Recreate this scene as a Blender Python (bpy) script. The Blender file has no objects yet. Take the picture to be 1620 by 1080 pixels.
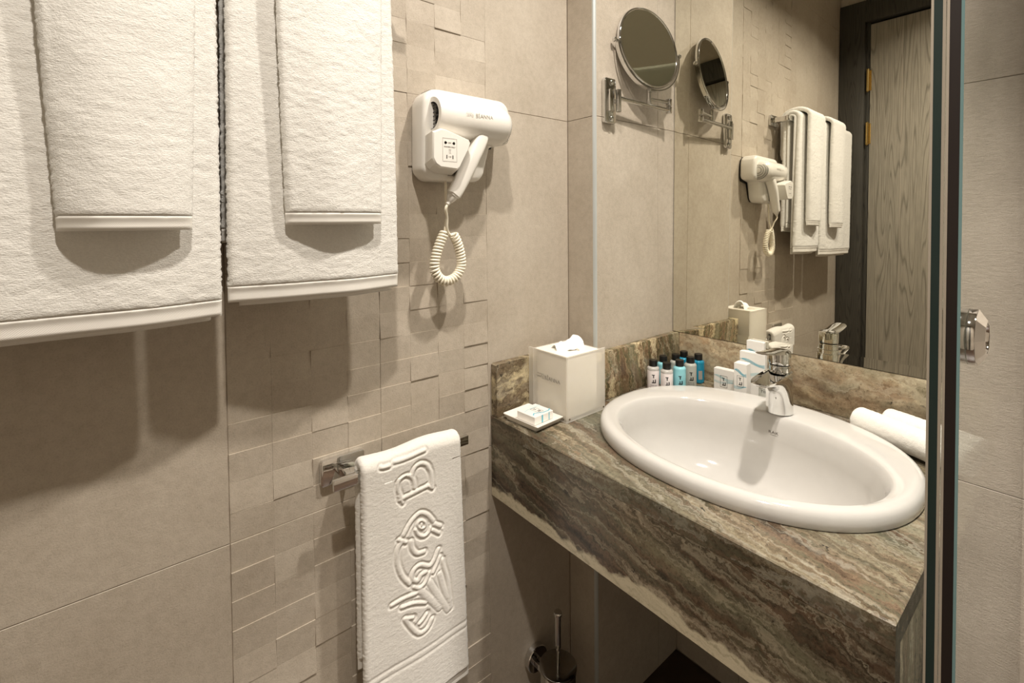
import bpy, bmesh, math, random
import numpy as np
from mathutils import Matrix, Vector

random.seed(7)
RNG = np.random.default_rng(11)
S = bpy.context.scene
COL = S.collection

# ------------------------------------------------------------------ camera
cam_data = bpy.data.cameras.new('camera')
cam = bpy.data.objects.new('camera', cam_data)
COL.objects.link(cam)
FPX = 755.0841
cam_data.sensor_fit = 'HORIZONTAL'
cam_data.sensor_width = 36.0
cam_data.lens = FPX / 1620.0 * 36.0
cam_data.shift_x = 0.0
cam_data.shift_y = -(540.0 - 368.5351) / 1620.0
cam_data.clip_start = 0.02
_a, _r, _p = math.radians(39.1568), math.radians(.4635), math.radians(1.3789)
_F = np.array([-math.cos(_a), math.sin(_a), 0.0])
_R = np.array([math.sin(_a), math.cos(_a), 0.0])
_U = np.array([0, 0, 1.0])
_F, _U = _F * math.cos(_p) - _U * math.sin(_p), _U * math.cos(_p) + _F * math.sin(_p)
_R, _U = _R * math.cos(_r) - _U * math.sin(_r), _U * math.cos(_r) + _R * math.sin(_r)
cam.matrix_world = Matrix(((_R[0], _U[0], -_F[0], .849), (_R[1], _U[1], -_F[1], -1.2251),
                           (_R[2], _U[2], -_F[2], 1.2494), (0, 0, 0, 1)))
S.camera = cam

# ------------------------------------------------------------------ world, lamps, exposure
world = bpy.data.worlds.new('world')
S.world = world
world.use_nodes = True
world.node_tree.nodes['Background'].inputs[0].default_value = (.9, .8, .68, 1)
world.node_tree.nodes['Background'].inputs[1].default_value = .02
CEIL = 2.50
def downlight(x, y, power, spread, size=.065):
    l = bpy.data.lights.new('downlight_lamp', 'AREA')
    l.shape = 'DISK'
    l.size = size
    l.energy = power
    l.color = (1.0, .928, .84)
    l.spread = math.radians(spread)
    o = bpy.data.objects.new('downlight_lamp', l)
    COL.objects.link(o)
    o.location = (x, y, CEIL - .012)
    return o
LAMPS = [(.71, -.49, 9.0, 135), (.77, -1.16, 9.0, 135), (1.40, -.55, 16.0, 78)]  # the third lamp is added to brighten the shower wall behind the glass
for _x, _y, _w, _s in LAMPS:
    downlight(_x, _y, _w, _s)
S.view_settings.view_transform = 'Standard'
S.view_settings.look = 'None'
S.view_settings.exposure = .78
S.view_settings.gamma = 1.0
S.view_settings.use_curve_mapping = False
S.cycles.max_bounces = 12
S.cycles.diffuse_bounces = 5
S.cycles.glossy_bounces = 6
S.cycles.transmission_bounces = 10
S.cycles.sample_clamp_indirect = 3.0
S.cycles.use_denoising = True

# ------------------------------------------------------------------ materials
def srgb(*c):
    return tuple(((v / 255) / 12.92 if v / 255 <= .04045 else ((v / 255 + .055) / 1.055) ** 2.4) for v in c) + (1,)

def new_mat(name):
    m = bpy.data.materials.new(name)
    m.use_nodes = True
    nt = m.node_tree
    return m, nt, nt.nodes['Principled BSDF']

def N(nt, typ, **kw):
    n = nt.nodes.new(typ)
    for k, v in kw.items():
        if k.startswith('i_'):
            n.inputs[k[2:].replace('_', ' ')].default_value = v
        else:
            setattr(n, k, v)
    return n

def ramp(nt, stops, interp='LINEAR'):
    n = nt.nodes.new('ShaderNodeValToRGB')
    cr = n.color_ramp
    cr.interpolation = interp
    while len(cr.elements) > 1:
        cr.elements.remove(cr.elements[-1])
    cr.elements[0].position = stops[0][0]
    cr.elements[0].color = stops[0][1]
    for p, c in stops[1:]:
        e = cr.elements.new(p)
        e.color = c
    return n

def mixc(nt, a, b, fac, blend='MIX'):
    n = nt.nodes.new('ShaderNodeMix')
    n.data_type = 'RGBA'
    n.blend_type = blend
    for idx, val in ((0, fac), (6, a), (7, b)):
        if hasattr(val, 'links') or hasattr(val, 'is_linked'):
            nt.links.new(val, n.inputs[idx])
        else:
            n.inputs[idx].default_value = val
    return n.outputs[2]

def plain(name, color, rough=.5, metal=0.0, noise=0.0, nscale=60, bump=0.0, bscale=200, **kw):
    """a principled material with a little procedural variation"""
    m, nt, b = new_mat(name)
    b.inputs['Roughness'].default_value = rough
    b.inputs['Metallic'].default_value = metal
    for k, v in kw.items():
        b.inputs[k.replace('_', ' ')].default_value = v
    tc = N(nt, 'ShaderNodeTexCoord')
    nz = N(nt, 'ShaderNodeTexNoise', i_Scale=nscale, i_Detail=3.0)
    nt.links.new(tc.outputs['Object'], nz.inputs['Vector'])
    d = noise
    lo = tuple(max(0, c * (1 - d)) for c in color[:3]) + (1,)
    hi = tuple(min(1, c * (1 + d)) for c in color[:3]) + (1,)
    rp = ramp(nt, [(.3, lo), (.7, hi)])
    nt.links.new(nz.outputs['Fac'], rp.inputs[0])
    nt.links.new(rp.outputs[0], b.inputs['Base Color'])
    if bump:
        nb = N(nt, 'ShaderNodeTexNoise', i_Scale=bscale, i_Detail=4.0)
        nt.links.new(tc.outputs['Object'], nb.inputs['Vector'])
        bp = N(nt, 'ShaderNodeBump', i_Strength=bump, i_Distance=.001)
        nt.links.new(nb.outputs['Fac'], bp.inputs['Height'])
        nt.links.new(bp.outputs[0], b.inputs['Normal'])
    return m

def tile_mat(name, base, dark, streak=1.0, bump=.35, rough=.5):
    m, nt, b = new_mat(name)
    g = N(nt, 'ShaderNodeNewGeometry')
    oi = N(nt, 'ShaderNodeObjectInfo')
    n1 = N(nt, 'ShaderNodeTexNoise', i_Scale=7.0, i_Detail=5.0, i_Roughness=.65)
    n2 = N(nt, 'ShaderNodeTexNoise', i_Scale=420.0, i_Detail=3.0, i_Roughness=.7)
    mp = N(nt, 'ShaderNodeMapping')
    mp.inputs['Scale'].default_value = (1, 1, streak)
    nt.links.new(g.outputs['Position'], mp.inputs['Vector'])
    n3 = N(nt, 'ShaderNodeTexNoise', i_Scale=75.0, i_Detail=5.0, i_Roughness=.7)
    for n in (n1, n2):
        nt.links.new(g.outputs['Position'], n.inputs['Vector'])
    nt.links.new(mp.outputs[0], n3.inputs['Vector'])
    r1 = ramp(nt, [(.3, dark), (.7, base)])
    nt.links.new(n1.outputs['Fac'], r1.inputs[0])
    r2 = ramp(nt, [(.30, (.74, .73, .72, 1)), (.5, (1, 1, 1, 1)), (.68, (1.0, 1, 1, 1)), (.78, (1.12, 1.12, 1.12, 1))])
    nt.links.new(n2.outputs['Fac'], r2.inputs[0])
    r3 = ramp(nt, [(.35, (.90, .89, .88, 1)), (.6, (1.03, 1.03, 1.03, 1))])
    nt.links.new(n3.outputs['Fac'], r3.inputs[0])
    c = mixc(nt, r1.outputs[0], r2.outputs[0], .55, 'MULTIPLY')
    c = mixc(nt, c, r3.outputs[0], .8, 'MULTIPLY')
    rr = ramp(nt, [(0, (.955, .945, .94, 1)), (1, (1.02, 1.02, 1.02, 1))])
    nt.links.new(oi.outputs['Random'], rr.inputs[0])
    c = mixc(nt, c, rr.outputs[0], 1.0, 'MULTIPLY')
    nt.links.new(c, b.inputs['Base Color'])
    b.inputs['Roughness'].default_value = rough
    b.inputs['Specular IOR Level'].default_value = .35
    mx = N(nt, 'ShaderNodeMath', operation='ADD')
    nt.links.new(n2.outputs['Fac'], mx.inputs[0])
    nt.links.new(n3.outputs['Fac'], mx.inputs[1])
    bp = N(nt, 'ShaderNodeBump', i_Strength=bump, i_Distance=.0012)
    nt.links.new(mx.outputs[0], bp.inputs['Height'])
    nt.links.new(bp.outputs[0], b.inputs['Normal'])
    return m

def marble(name, rot, stretch, off=(0, 0, 0), stops=None, cream_below=None, warp=.055, fine=1.0, cloud=.9, tint=(1, 1, 1, 1)):
    """brown, green and cream veined stone; veins run along local X after rotation"""
    m, nt, b = new_mat(name)
    tc = N(nt, 'ShaderNodeTexCoord')
    mp = N(nt, 'ShaderNodeMapping')
    mp.inputs['Rotation'].default_value = rot
    mp.inputs['Location'].default_value = off
    g = N(nt, 'ShaderNodeNewGeometry')
    nt.links.new(g.outputs['Position'], mp.inputs['Vector'])
    # domain warp
    wn = N(nt, 'ShaderNodeTexNoise', i_Scale=5.0, i_Detail=4.0, i_Roughness=.6)
    nt.links.new(mp.outputs[0], wn.inputs['Vector'])
    sub = N(nt, 'ShaderNodeVectorMath', operation='SUBTRACT')
    sub.inputs[1].default_value = (.5, .5, .5)
    nt.links.new(wn.outputs['Color'], sub.inputs[0])
    scl = N(nt, 'ShaderNodeVectorMath', operation='SCALE')
    scl.inputs['Scale'].default_value = warp
    nt.links.new(sub.outputs[0], scl.inputs[0])
    add = N(nt, 'ShaderNodeVectorMath', operation='ADD')
    nt.links.new(mp.outputs[0], add.inputs[0])
    nt.links.new(scl.outputs[0], add.inputs[1])
    wn2 = N(nt, 'ShaderNodeTexNoise', i_Scale=46.0, i_Detail=5.0, i_Roughness=.7)
    nt.links.new(mp.outputs[0], wn2.inputs['Vector'])
    wsub = N(nt, 'ShaderNodeVectorMath', operation='MULTIPLY_ADD')
    wsub.inputs[1].default_value = (.030, .030, .030)
    wsub.inputs[2].default_value = (-.015, -.015, -.015)
    nt.links.new(wn2.outputs['Color'], wsub.inputs[0])
    add0 = add
    add = N(nt, 'ShaderNodeVectorMath', operation='ADD')
    nt.links.new(add0.outputs[0], add.inputs[0])
    nt.links.new(wsub.outputs[0], add.inputs[1])
    st = N(nt, 'ShaderNodeVectorMath', operation='MULTIPLY')
    st.inputs[1].default_value = stretch
    nt.links.new(add.outputs[0], st.inputs[0])
    big = N(nt, 'ShaderNodeTexNoise', i_Scale=1.0, i_Detail=7.0, i_Roughness=.62)
    nt.links.new(st.outputs[0], big.inputs['Vector'])
    stops = stops or [(.28, srgb(50, 43, 34)), (.37, srgb(92, 74, 56)), (.43, srgb(122, 100, 78)), (.48, srgb(104, 96, 74)),
                      (.53, srgb(132, 112, 88)), (.58, srgb(158, 144, 116)), (.63, srgb(116, 94, 70)), (.70, srgb(178, 166, 138)), (.8, srgb(136, 126, 102))]
    rp = ramp(nt, stops)
    nt.links.new(big.outputs['Fac'], rp.inputs[0])
    # thin streaks
    st2 = N(nt, 'ShaderNodeVectorMath', operation='MULTIPLY')
    st2.inputs[1].default_value = tuple(v * (4.2 if i else 2.2) for i, v in enumerate(stretch))
    nt.links.new(add.outputs[0], st2.inputs[0])
    fn = N(nt, 'ShaderNodeTexNoise', i_Scale=1.0, i_Detail=6.0, i_Roughness=.7)
    nt.links.new(st2.outputs[0], fn.inputs['Vector'])
    fr = ramp(nt, [(.30, (.40, .36, .32, 1)), (.45, (.9, .88, .86, 1)), (.55, (1.0, 1, 1, 1)), (.68, (1.35, 1.33, 1.28, 1))])
    nt.links.new(fn.outputs['Fac'], fr.inputs[0])
    c = mixc(nt, rp.outputs[0], fr.outputs[0], .8 * fine, 'MULTIPLY')
    # greenish patches
    gn = N(nt, 'ShaderNodeTexNoise', i_Scale=.7, i_Detail=3.0)
    nt.links.new(st.outputs[0], gn.inputs['Vector'])
    off2 = N(nt, 'ShaderNodeVectorMath', operation='ADD')
    off2.inputs[1].default_value = (3.1, 7.7, 1.3)
    nt.links.new(st.outputs[0], off2.inputs[0])
    nt.links.new(off2.outputs[0], gn.inputs['Vector'])
    gr = ramp(nt, [(.52, (0, 0, 0, 1)), (.66, (.55, .55, .55, 1))])
    nt.links.new(gn.outputs['Fac'], gr.inputs[0])
    c = mixc(nt, c, srgb(122, 120, 98), gr.outputs[0])
    # grains and black flecks
    kn = N(nt, 'ShaderNodeTexNoise', i_Scale=170.0, i_Detail=5.0, i_Roughness=.8)
    nt.links.new(g.outputs['Position'], kn.inputs['Vector'])
    kr = ramp(nt, [(.33, (.30, .27, .25, 1)), (.46, (.92, .92, .92, 1)), (.58, (1.0, 1, 1, 1)), (.70, (1.35, 1.33, 1.3, 1))])
    nt.links.new(kn.outputs['Fac'], kr.inputs[0])
    c = mixc(nt, c, kr.outputs[0], .85, 'MULTIPLY')
    # broad clouds of darker and paler stone, and pale hairline veins
    st3 = N(nt, 'ShaderNodeVectorMath', operation='MULTIPLY')
    st3.inputs[1].default_value = tuple(v * (.42 if i else 1.3) for i, v in enumerate(stretch))
    nt.links.new(add.outputs[0], st3.inputs[0])
    cl = N(nt, 'ShaderNodeTexNoise', i_Scale=1.0, i_Detail=5.0, i_Roughness=.65)
    nt.links.new(st3.outputs[0], cl.inputs['Vector'])
    clr = ramp(nt, [(.34, (.50, .48, .44, 1)), (.46, (.86, .85, .83, 1)), (.56, (1.04, 1.04, 1.03, 1)), (.68, (1.38, 1.37, 1.33, 1))])
    nt.links.new(cl.outputs['Fac'], clr.inputs[0])
    c = mixc(nt, c, clr.outputs[0], cloud, 'MULTIPLY')
    vn = N(nt, 'ShaderNodeTexNoise', i_Scale=1.0, i_Detail=3.0, i_Roughness=.55)
    st4 = N(nt, 'ShaderNodeVectorMath', operation='MULTIPLY_ADD')
    st4.inputs[1].default_value = tuple(v * (.9 if i else 1.1) for i, v in enumerate(stretch))
    st4.inputs[2].default_value = (4.4, 1.9, 6.2)
    nt.links.new(add.outputs[0], st4.inputs[0])
    nt.links.new(st4.outputs[0], vn.inputs['Vector'])
    vr = ramp(nt, [(.485, (0, 0, 0, 1)), (.507, (.42, .42, .42, 1)), (.525, (.15, .15, .15, 1)), (.56, (0, 0, 0, 1))])
    nt.links.new(vn.outputs['Fac'], vr.inputs[0])
    c = mixc(nt, c, srgb(186, 176, 152), vr.outputs[0])
    fk = N(nt, 'ShaderNodeTexNoise', i_Scale=52.0, i_Detail=3.0, i_Roughness=.6)
    nt.links.new(add.outputs[0], fk.inputs['Vector'])
    fkr = ramp(nt, [(.26, (1, 1, 1, 1)), (.33, (0, 0, 0, 1))])
    nt.links.new(fk.outputs['Fac'], fkr.inputs[0])
    c = mixc(nt, c, srgb(34, 30, 24), fkr.outputs[0])
    if cream_below is not None:
        sx = N(nt, 'ShaderNodeSeparateXYZ')
        nt.links.new(g.outputs['Position'], sx.inputs[0])
        zn = N(nt, 'ShaderNodeTexNoise', i_Scale=13.0, i_Detail=5.0, i_Roughness=.6)
        nt.links.new(g.outputs['Position'], zn.inputs['Vector'])
        ma = N(nt, 'ShaderNodeMath', operation='MULTIPLY_ADD')
        ma.inputs[1].default_value = .075
        nt.links.new(zn.outputs['Fac'], ma.inputs[0])
        nt.links.new(sx.outputs['Z'], ma.inputs[2])
        mr = N(nt, 'ShaderNodeMapRange')
        mr.inputs['From Min'].default_value = cream_below + .036
        mr.inputs['From Max'].default_value = cream_below + .042
        mr.inputs['To Min'].default_value = .9
        mr.inputs['To Max'].default_value = 0.0
        nt.links.new(ma.outputs[0], mr.inputs['Value'])
        cn = ramp(nt, [(.35, srgb(176, 166, 140)), (.55, srgb(214, 204, 178)), (.7, srgb(190, 178, 150))])
        nt.links.new(fn.outputs['Fac'], cn.inputs[0])
        c = mixc(nt, c, cn.outputs[0], mr.outputs[0])
    c = mixc(nt, c, tint, 1.0, 'MULTIPLY')
    nt.links.new(c, b.inputs['Base Color'])
    b.inputs['Roughness'].default_value = .22
    bp = N(nt, 'ShaderNodeBump', i_Strength=.06, i_Distance=.001)
    nt.links.new(kn.outputs['Fac'], bp.inputs['Height'])
    nt.links.new(bp.outputs[0], b.inputs['Normal'])
    return m

def wood(name, light, dark, scale=1.0, bands=26.0, contrast=(.35, .75)):
    m, nt, b = new_mat(name)
    g = N(nt, 'ShaderNodeNewGeometry')
    mp = N(nt, 'ShaderNodeMapping')
    mp.inputs['Scale'].default_value = (1.0, 1.0, .05)
    nt.links.new(g.outputs['Position'], mp.inputs['Vector'])
    nz = N(nt, 'ShaderNodeTexNoise', i_Scale=9.0 * scale, i_Detail=2.5, i_Roughness=.5)
    nt.links.new(mp.outputs[0], nz.inputs['Vector'])
    mu = N(nt, 'ShaderNodeMath', operation='MULTIPLY')
    mu.inputs[1].default_value = bands
    nt.links.new(nz.outputs['Fac'], mu.inputs[0])
    fr = N(nt, 'ShaderNodeMath', operation='FRACT')
    nt.links.new(mu.outputs[0], fr.inputs[0])
    fib = N(nt, 'ShaderNodeTexNoise', i_Scale=260.0, i_Detail=3.0)
    nt.links.new(mp.outputs[0], fib.inputs['Vector'])
    r = ramp(nt, [(0, dark), (contrast[0] * .45, light), (contrast[1], light), (1, dark)])
    nt.links.new(fr.outputs[0], r.inputs[0])
    fr2 = ramp(nt, [(.35, (.8, .8, .8, 1)), (.6, (1.05, 1.05, 1.05, 1))])
    nt.links.new(fib.outputs['Fac'], fr2.inputs[0])
    c = mixc(nt, r.outputs[0], fr2.outputs[0], .8, 'MULTIPLY')
    nt.links.new(c, b.inputs['Base Color'])
    b.inputs['Roughness'].default_value = .5
    bp = N(nt, 'ShaderNodeBump', i_Strength=.25, i_Distance=.001)
    nt.links.new(fib.outputs['Fac'], bp.inputs['Height'])
    nt.links.new(bp.outputs[0], b.inputs['Normal'])
    return m

def terry(name, color, bump=.9):
    m, nt, b = new_mat(name)
    tc = N(nt, 'ShaderNodeTexCoord')
    mp = N(nt, 'ShaderNodeMapping')
    mp.inputs['Scale'].default_value = (1, .55, 1.2)
    nt.links.new(tc.outputs['Object'], mp.inputs['Vector'])
    n1 = N(nt, 'ShaderNodeTexNoise', i_Scale=520.0, i_Detail=4.0, i_Roughness=.7)
    n2 = N(nt, 'ShaderNodeTexNoise', i_Scale=130.0, i_Detail=4.0, i_Roughness=.65)
    nt.links.new(mp.outputs[0], n1.inputs['Vector'])
    nt.links.new(mp.outputs[0], n2.inputs['Vector'])
    ad = N(nt, 'ShaderNodeMath', operation='MULTIPLY_ADD')
    ad.inputs[1].default_value = 1.1
    nt.links.new(n2.outputs['Fac'], ad.inputs[0])
    nt.links.new(n1.outputs['Fac'], ad.inputs[2])
    bp = N(nt, 'ShaderNodeBump', i_Strength=bump, i_Distance=.0015)
    nt.links.new(ad.outputs[0], bp.inputs['Height'])
    nt.links.new(bp.outputs[0], b.inputs['Normal'])
    lo = tuple(c * .90 for c in color[:3]) + (1,)
    r = ramp(nt, [(.3, lo), (.6, color)])
    nt.links.new(n1.outputs['Fac'], r.inputs[0])
    nt.links.new(r.outputs[0], b.inputs['Base Color'])
    b.inputs['Roughness'].default_value = .95
    b.inputs['Specular IOR Level'].default_value = .1
    b.inputs['Sheen Weight'].default_value = .25
    b.inputs['Sheen Roughness'].default_value = .6
    return m

def weave(name, color):
    m, nt, b = new_mat(name)
    tc = N(nt, 'ShaderNodeTexCoord')
    w = N(nt, 'ShaderNodeTexWave', i_Scale=330.0, i_Distortion=.6)
    w.bands_direction = 'DIAGONAL'
    nt.links.new(tc.outputs['Object'], w.inputs['Vector'])
    bp = N(nt, 'ShaderNodeBump', i_Strength=.3, i_Distance=.0006)
    nt.links.new(w.outputs['Fac'], bp.inputs['Height'])
    nt.links.new(bp.outputs[0], b.inputs['Normal'])
    r = ramp(nt, [(0, tuple(c * .95 for c in color[:3]) + (1,)), (1, color)])
    nt.links.new(w.outputs['Fac'], r.inputs[0])
    nt.links.new(r.outputs[0], b.inputs['Base Color'])
    b.inputs['Roughness'].default_value = .85
    return m

M = {}
M['tile'] = tile_mat('beige stone tile', srgb(194, 184, 169), srgb(180, 169, 153))
M['tile_shower'] = tile_mat('grey beige stone tile', srgb(182, 172, 158), srgb(166, 156, 142), streak=2.6, bump=.7)
M['grout'] = plain('grout', srgb(172, 157, 138), .8, noise=.08)
M['floor'] = tile_mat('dark brown floor tile', srgb(70, 54, 42), srgb(52, 40, 31), rough=.35)
M['ceiling'] = plain('white ceiling paint', srgb(188, 185, 176), .8, noise=.02)
M['marble_top'] = marble('counter stone top', (0, 0, math.radians(12)), (1.6, 25, 25), tint=(.80, .86, .96, 1))
M['marble_front'] = marble('counter stone front', (0, math.radians(-10), 0), (1.9, 24, 24), (0.3, 0, .4),
    stops=[(.30, srgb(46, 40, 33)), (.38, srgb(76, 63, 50)), (.45, srgb(104, 86, 70)), (.50, srgb(74, 68, 55)), (.55, srgb(114, 102, 86)),
           (.60, srgb(150, 141, 124)), (.66, srgb(96, 80, 62)), (.75, srgb(160, 151, 134))], cream_below=.660)
M['marble_side'] = marble('counter stone side', (0, math.radians(90), 0), (1.2, 22, 22), (.7, .2, .1),
    stops=[(.30, srgb(70, 60, 48)), (.42, srgb(120, 106, 88)), (.5, srgb(86, 74, 58)), (.58, srgb(140, 128, 108)), (.7, srgb(96, 84, 66))])
M['marble_splash'] = marble('splash stone back', (0, math.radians(-14), 0), (3.6, 12, 12), (.2, 0, .9), warp=.10,
    stops=[(.30, srgb(84, 66, 48)), (.38, srgb(132, 104, 80)), (.45, srgb(168, 146, 118)), (.52, srgb(196, 182, 154)), (.57, srgb(150, 130, 104)),
           (.63, srgb(206, 194, 166)), (.72, srgb(120, 104, 82)), (.82, srgb(200, 188, 160))])
M['marble_pillar'] = marble('splash stone pillar', (0, math.radians(82), math.radians(10)), (2.5, 26, 26), (.33, .5, .2), warp=.06,
    stops=[(.30, srgb(66, 52, 38)), (.40, srgb(122, 98, 74)), (.47, srgb(150, 130, 100)), (.52, srgb(92, 92, 64)), (.56, srgb(128, 102, 78)),
           (.62, srgb(214, 200, 164)), (.68, srgb(112, 90, 66)), (.78, srgb(196, 180, 146))])
M['marble_left'] = marble('splash stone left', (math.radians(-22), 0, math.radians(90)), (4.5, 16, 16), (.1, .35, .42), warp=.12,
    stops=[(.30, srgb(60, 50, 38)), (.39, srgb(92, 78, 60)), (.45, srgb(128, 112, 90)), (.50, srgb(104, 90, 70)), (.55, srgb(184, 170, 138)), (.62, srgb(202, 188, 154)),
           (.68, srgb(104, 90, 68)), (.76, srgb(170, 158, 130))])
M['ceramic'] = plain('glazed white ceramic', srgb(196, 193, 188), .08, noise=.01, Coat_Weight=.4)
M['ceramic_dish'] = plain('white dish ceramic', srgb(232, 227, 219), .12, noise=.01, Coat_Weight=.3)
M['chrome'] = plain('polished chrome', (.74, .74, .73, 1), .045, 1.0)
M['chrome_dark_reflection'] = plain('chrome with painted dark reflection', (.30, .28, .25, 1), .12, 1.0)  # for the brush lid: its dark reflection is put into the metal colour
M['chrome_satin'] = plain('satin chrome', (.62, .60, .56, 1), .16, 1.0)
M['mirror'] = plain('mirror silver', (.83, .81, .72, 1), .0, 1.0)
M['mirror_small'] = plain('magnifier silver', (.78, .80, .72, 1), .015, 1.0)
M['alu'] = plain('pale anodised trim', srgb(196, 200, 198), .4, .35)
M['terry'] = terry('white terry', srgb(228, 225, 218), bump=.55)
M['terry_emb'] = terry('white terry fine', srgb(232, 228, 220), bump=.35)
M['hem'] = weave('white woven hem', srgb(232, 228, 220))
M['roll'] = terry('white waffle cotton', srgb(228, 224, 215), bump=.35)
M['plastic'] = plain('white gloss plastic', srgb(230, 226, 218), .18, noise=.01, Coat_Weight=.2)
M['cord'] = plain('cream cord plastic', srgb(240, 232, 212), .35, noise=.01)
M['black'] = plain('black plastic', srgb(18, 17, 16), .3, noise=.1)
M['ink'] = plain('dark print ink', srgb(30, 28, 28), .6, noise=.05)
M['ink_grey'] = plain('grey print ink', srgb(128, 122, 114), .6, noise=.05)
M['ink_soft'] = plain('soft grey print ink', srgb(168, 162, 152), .6, noise=.05)
M['ink_teal'] = plain('teal print ink', srgb(96, 176, 196), .6, noise=.05)
M['ink_pale'] = plain('pale teal print ink', srgb(170, 208, 214), .6, noise=.05)
M['sticker'] = plain('grey rating sticker', srgb(150, 146, 138), .5, noise=.04)
M['paper'] = plain('white card', srgb(228, 225, 219), .6, noise=.015)
M['tissue'] = plain('white tissue paper', srgb(252, 250, 245), .9, noise=.01)
M['acrylic'] = plain('frosted cream acrylic', srgb(241, 236, 225), .28, noise=.01, Subsurface_Weight=.4, Subsurface_Radius=(.02, .018, .014))
M['acrylic_edge'] = plain('clear acrylic flange', srgb(246, 241, 230), .12, noise=.01, Alpha=.34, IOR=1.3)
M['glass'] = plain('clear shower glass', (.94, .98, .965, 1), .0, noise=0, Transmission_Weight=1.0, IOR=1.6)
M['edge_green'] = plain('ground glass edge green', srgb(30, 46, 44), .35, noise=.05, nscale=8)
M['edge_dark_reflection'] = plain('glass edge with painted dark reflection', srgb(30, 20, 18), .45, noise=.05, nscale=8)  # dark reflection on the pane's glass edge, painted as a colour
M['arris'] = plain('glass arris', srgb(170, 160, 146), .35, noise=.02)
M['arris_teal'] = plain('glass arris teal', srgb(96, 122, 122), .3, noise=.02)
M['wood_dark'] = wood('dark stained oak', srgb(66, 63, 56), srgb(44, 42, 37), 1.6, 30.0)
M['wood_grey'] = wood('grey brown oak veneer', srgb(150, 143, 129), srgb(116, 110, 98), .8, 40.0, (.35, .8))
M['brass'] = plain('brass', (.72, .52, .2, 1), .25, 1.0)
M['lens'] = plain('lamp ring white', srgb(240, 238, 232), .4)
def liquid(name, col, tr=.0, rough=.2):
    return plain(name, col, rough, noise=.02, Transmission_Weight=tr, IOR=1.4, Coat_Weight=.5)
M['liq_white'] = liquid('white lotion', srgb(236, 228, 226))
M['liq_aqua'] = liquid('aqua gel', srgb(150, 216, 226), .15)
M['liq_clear'] = liquid('clear gel', srgb(206, 206, 196), .35)
M['liq_teal'] = liquid('teal gel', srgb(24, 136, 168), .15)
M['clear_neck'] = liquid('clear shoulder', srgb(222, 220, 214), .5)

# ------------------------------------------------------------------ object helpers
def tag(o, label=None, cat=None, group=None, kind=None):
    if label: o['label'] = label
    if cat: o['category'] = cat
    if group: o['group'] = group
    if kind: o['kind'] = kind
    return o

def thing(name, loc, label, cat, group=None):
    o = bpy.data.objects.new(name, None)
    o.empty_display_size = .02
    COL.objects.link(o)
    o.location = loc
    return tag(o, label, cat, group)

def origin_of(o):
    p = Vector((0, 0, 0))
    while o is not None:
        p = p + o.location
        o = o.parent
    return p

def obj(name, verts, faces, mat, parent=None, smooth=False, angle=None):
    """link a mesh given in world coordinates, as top-level or as a part of parent"""
    v = np.asarray(verts, dtype=float)
    off = np.array(origin_of(parent)) if parent is not None else np.zeros(3)
    me = bpy.data.meshes.new(name)
    me.from_pydata((v - off).tolist(), [], [list(f) for f in faces])
    me.materials.append(mat)
    me.update()
    o = bpy.data.objects.new(name, me)
    COL.objects.link(o)
    if parent is not None:
        o.parent = parent
    if smooth:
        bm = bmesh.new(); bm.from_mesh(me)
        bmesh.ops.recalc_face_normals(bm, faces=bm.faces)
        bm.to_mesh(me); bm.free()
        me.polygons.foreach_set('use_smooth', [True] * len(me.polygons))
        if angle is not None:
            me.set_sharp_from_angle(angle=math.radians(angle))
    return o

def bm_obj(name, bm, mat, parent=None, smooth=True, angle=35):
    off = origin_of(parent) if parent is not None else Vector((0, 0, 0))
    bmesh.ops.recalc_face_normals(bm, faces=bm.faces)
    bmesh.ops.translate(bm, vec=-off, verts=bm.verts)
    me = bpy.data.meshes.new(name)
    bm.to_mesh(me); bm.free()
    me.materials.append(mat)
    if smooth:
        me.polygons.foreach_set('use_smooth', [True] * len(me.polygons))
        me.set_sharp_from_angle(angle=math.radians(angle))
    o = bpy.data.objects.new(name, me)
    COL.objects.link(o)
    if parent is not None:
        o.parent = parent
    return o

def box_bm(lo, hi, bev=0.0, seg=2):
    bm = bmesh.new()
    lo, hi = Vector(lo), Vector(hi)
    bmesh.ops.create_cube(bm, size=1.0)
    for v in bm.verts:
        v.co = Vector(((v.co.x + .5) * (hi.x - lo.x) + lo.x, (v.co.y + .5) * (hi.y - lo.y) + lo.y, (v.co.z + .5) * (hi.z - lo.z) + lo.z))
    if bev:
        bmesh.ops.bevel(bm, geom=list(bm.edges), offset=bev, segments=seg, profile=.5, affect='EDGES')
    return bm

def box(name, lo, hi, mat, parent=None, bev=0.0, seg=2):
    return bm_obj(name, box_bm(lo, hi, bev, seg), mat, parent)

def prism_bm(poly, axis, a, b, bev=0.0, seg=2):
    """extrude a polygon (2-D list) along axis from a to b"""
    bm = bmesh.new()
    def P(p, t):
        return {0: (t, p[0], p[1]), 1: (p[0], t, p[1]), 2: (p[0], p[1], t)}[axis]
    va = [bm.verts.new(P(p, a)) for p in poly]
    vb = [bm.verts.new(P(p, b)) for p in poly]
    bm.faces.new(va); bm.faces.new(vb[::-1])
    n = len(poly)
    for i in range(n):
        bm.faces.new((va[i], va[(i + 1) % n], vb[(i + 1) % n], vb[i]))
    bmesh.ops.recalc_face_normals(bm, faces=bm.faces)
    if bev:
        bmesh.ops.bevel(bm, geom=list(bm.edges), offset=bev, segments=seg, profile=.5, affect='EDGES')
    return bm

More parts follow.
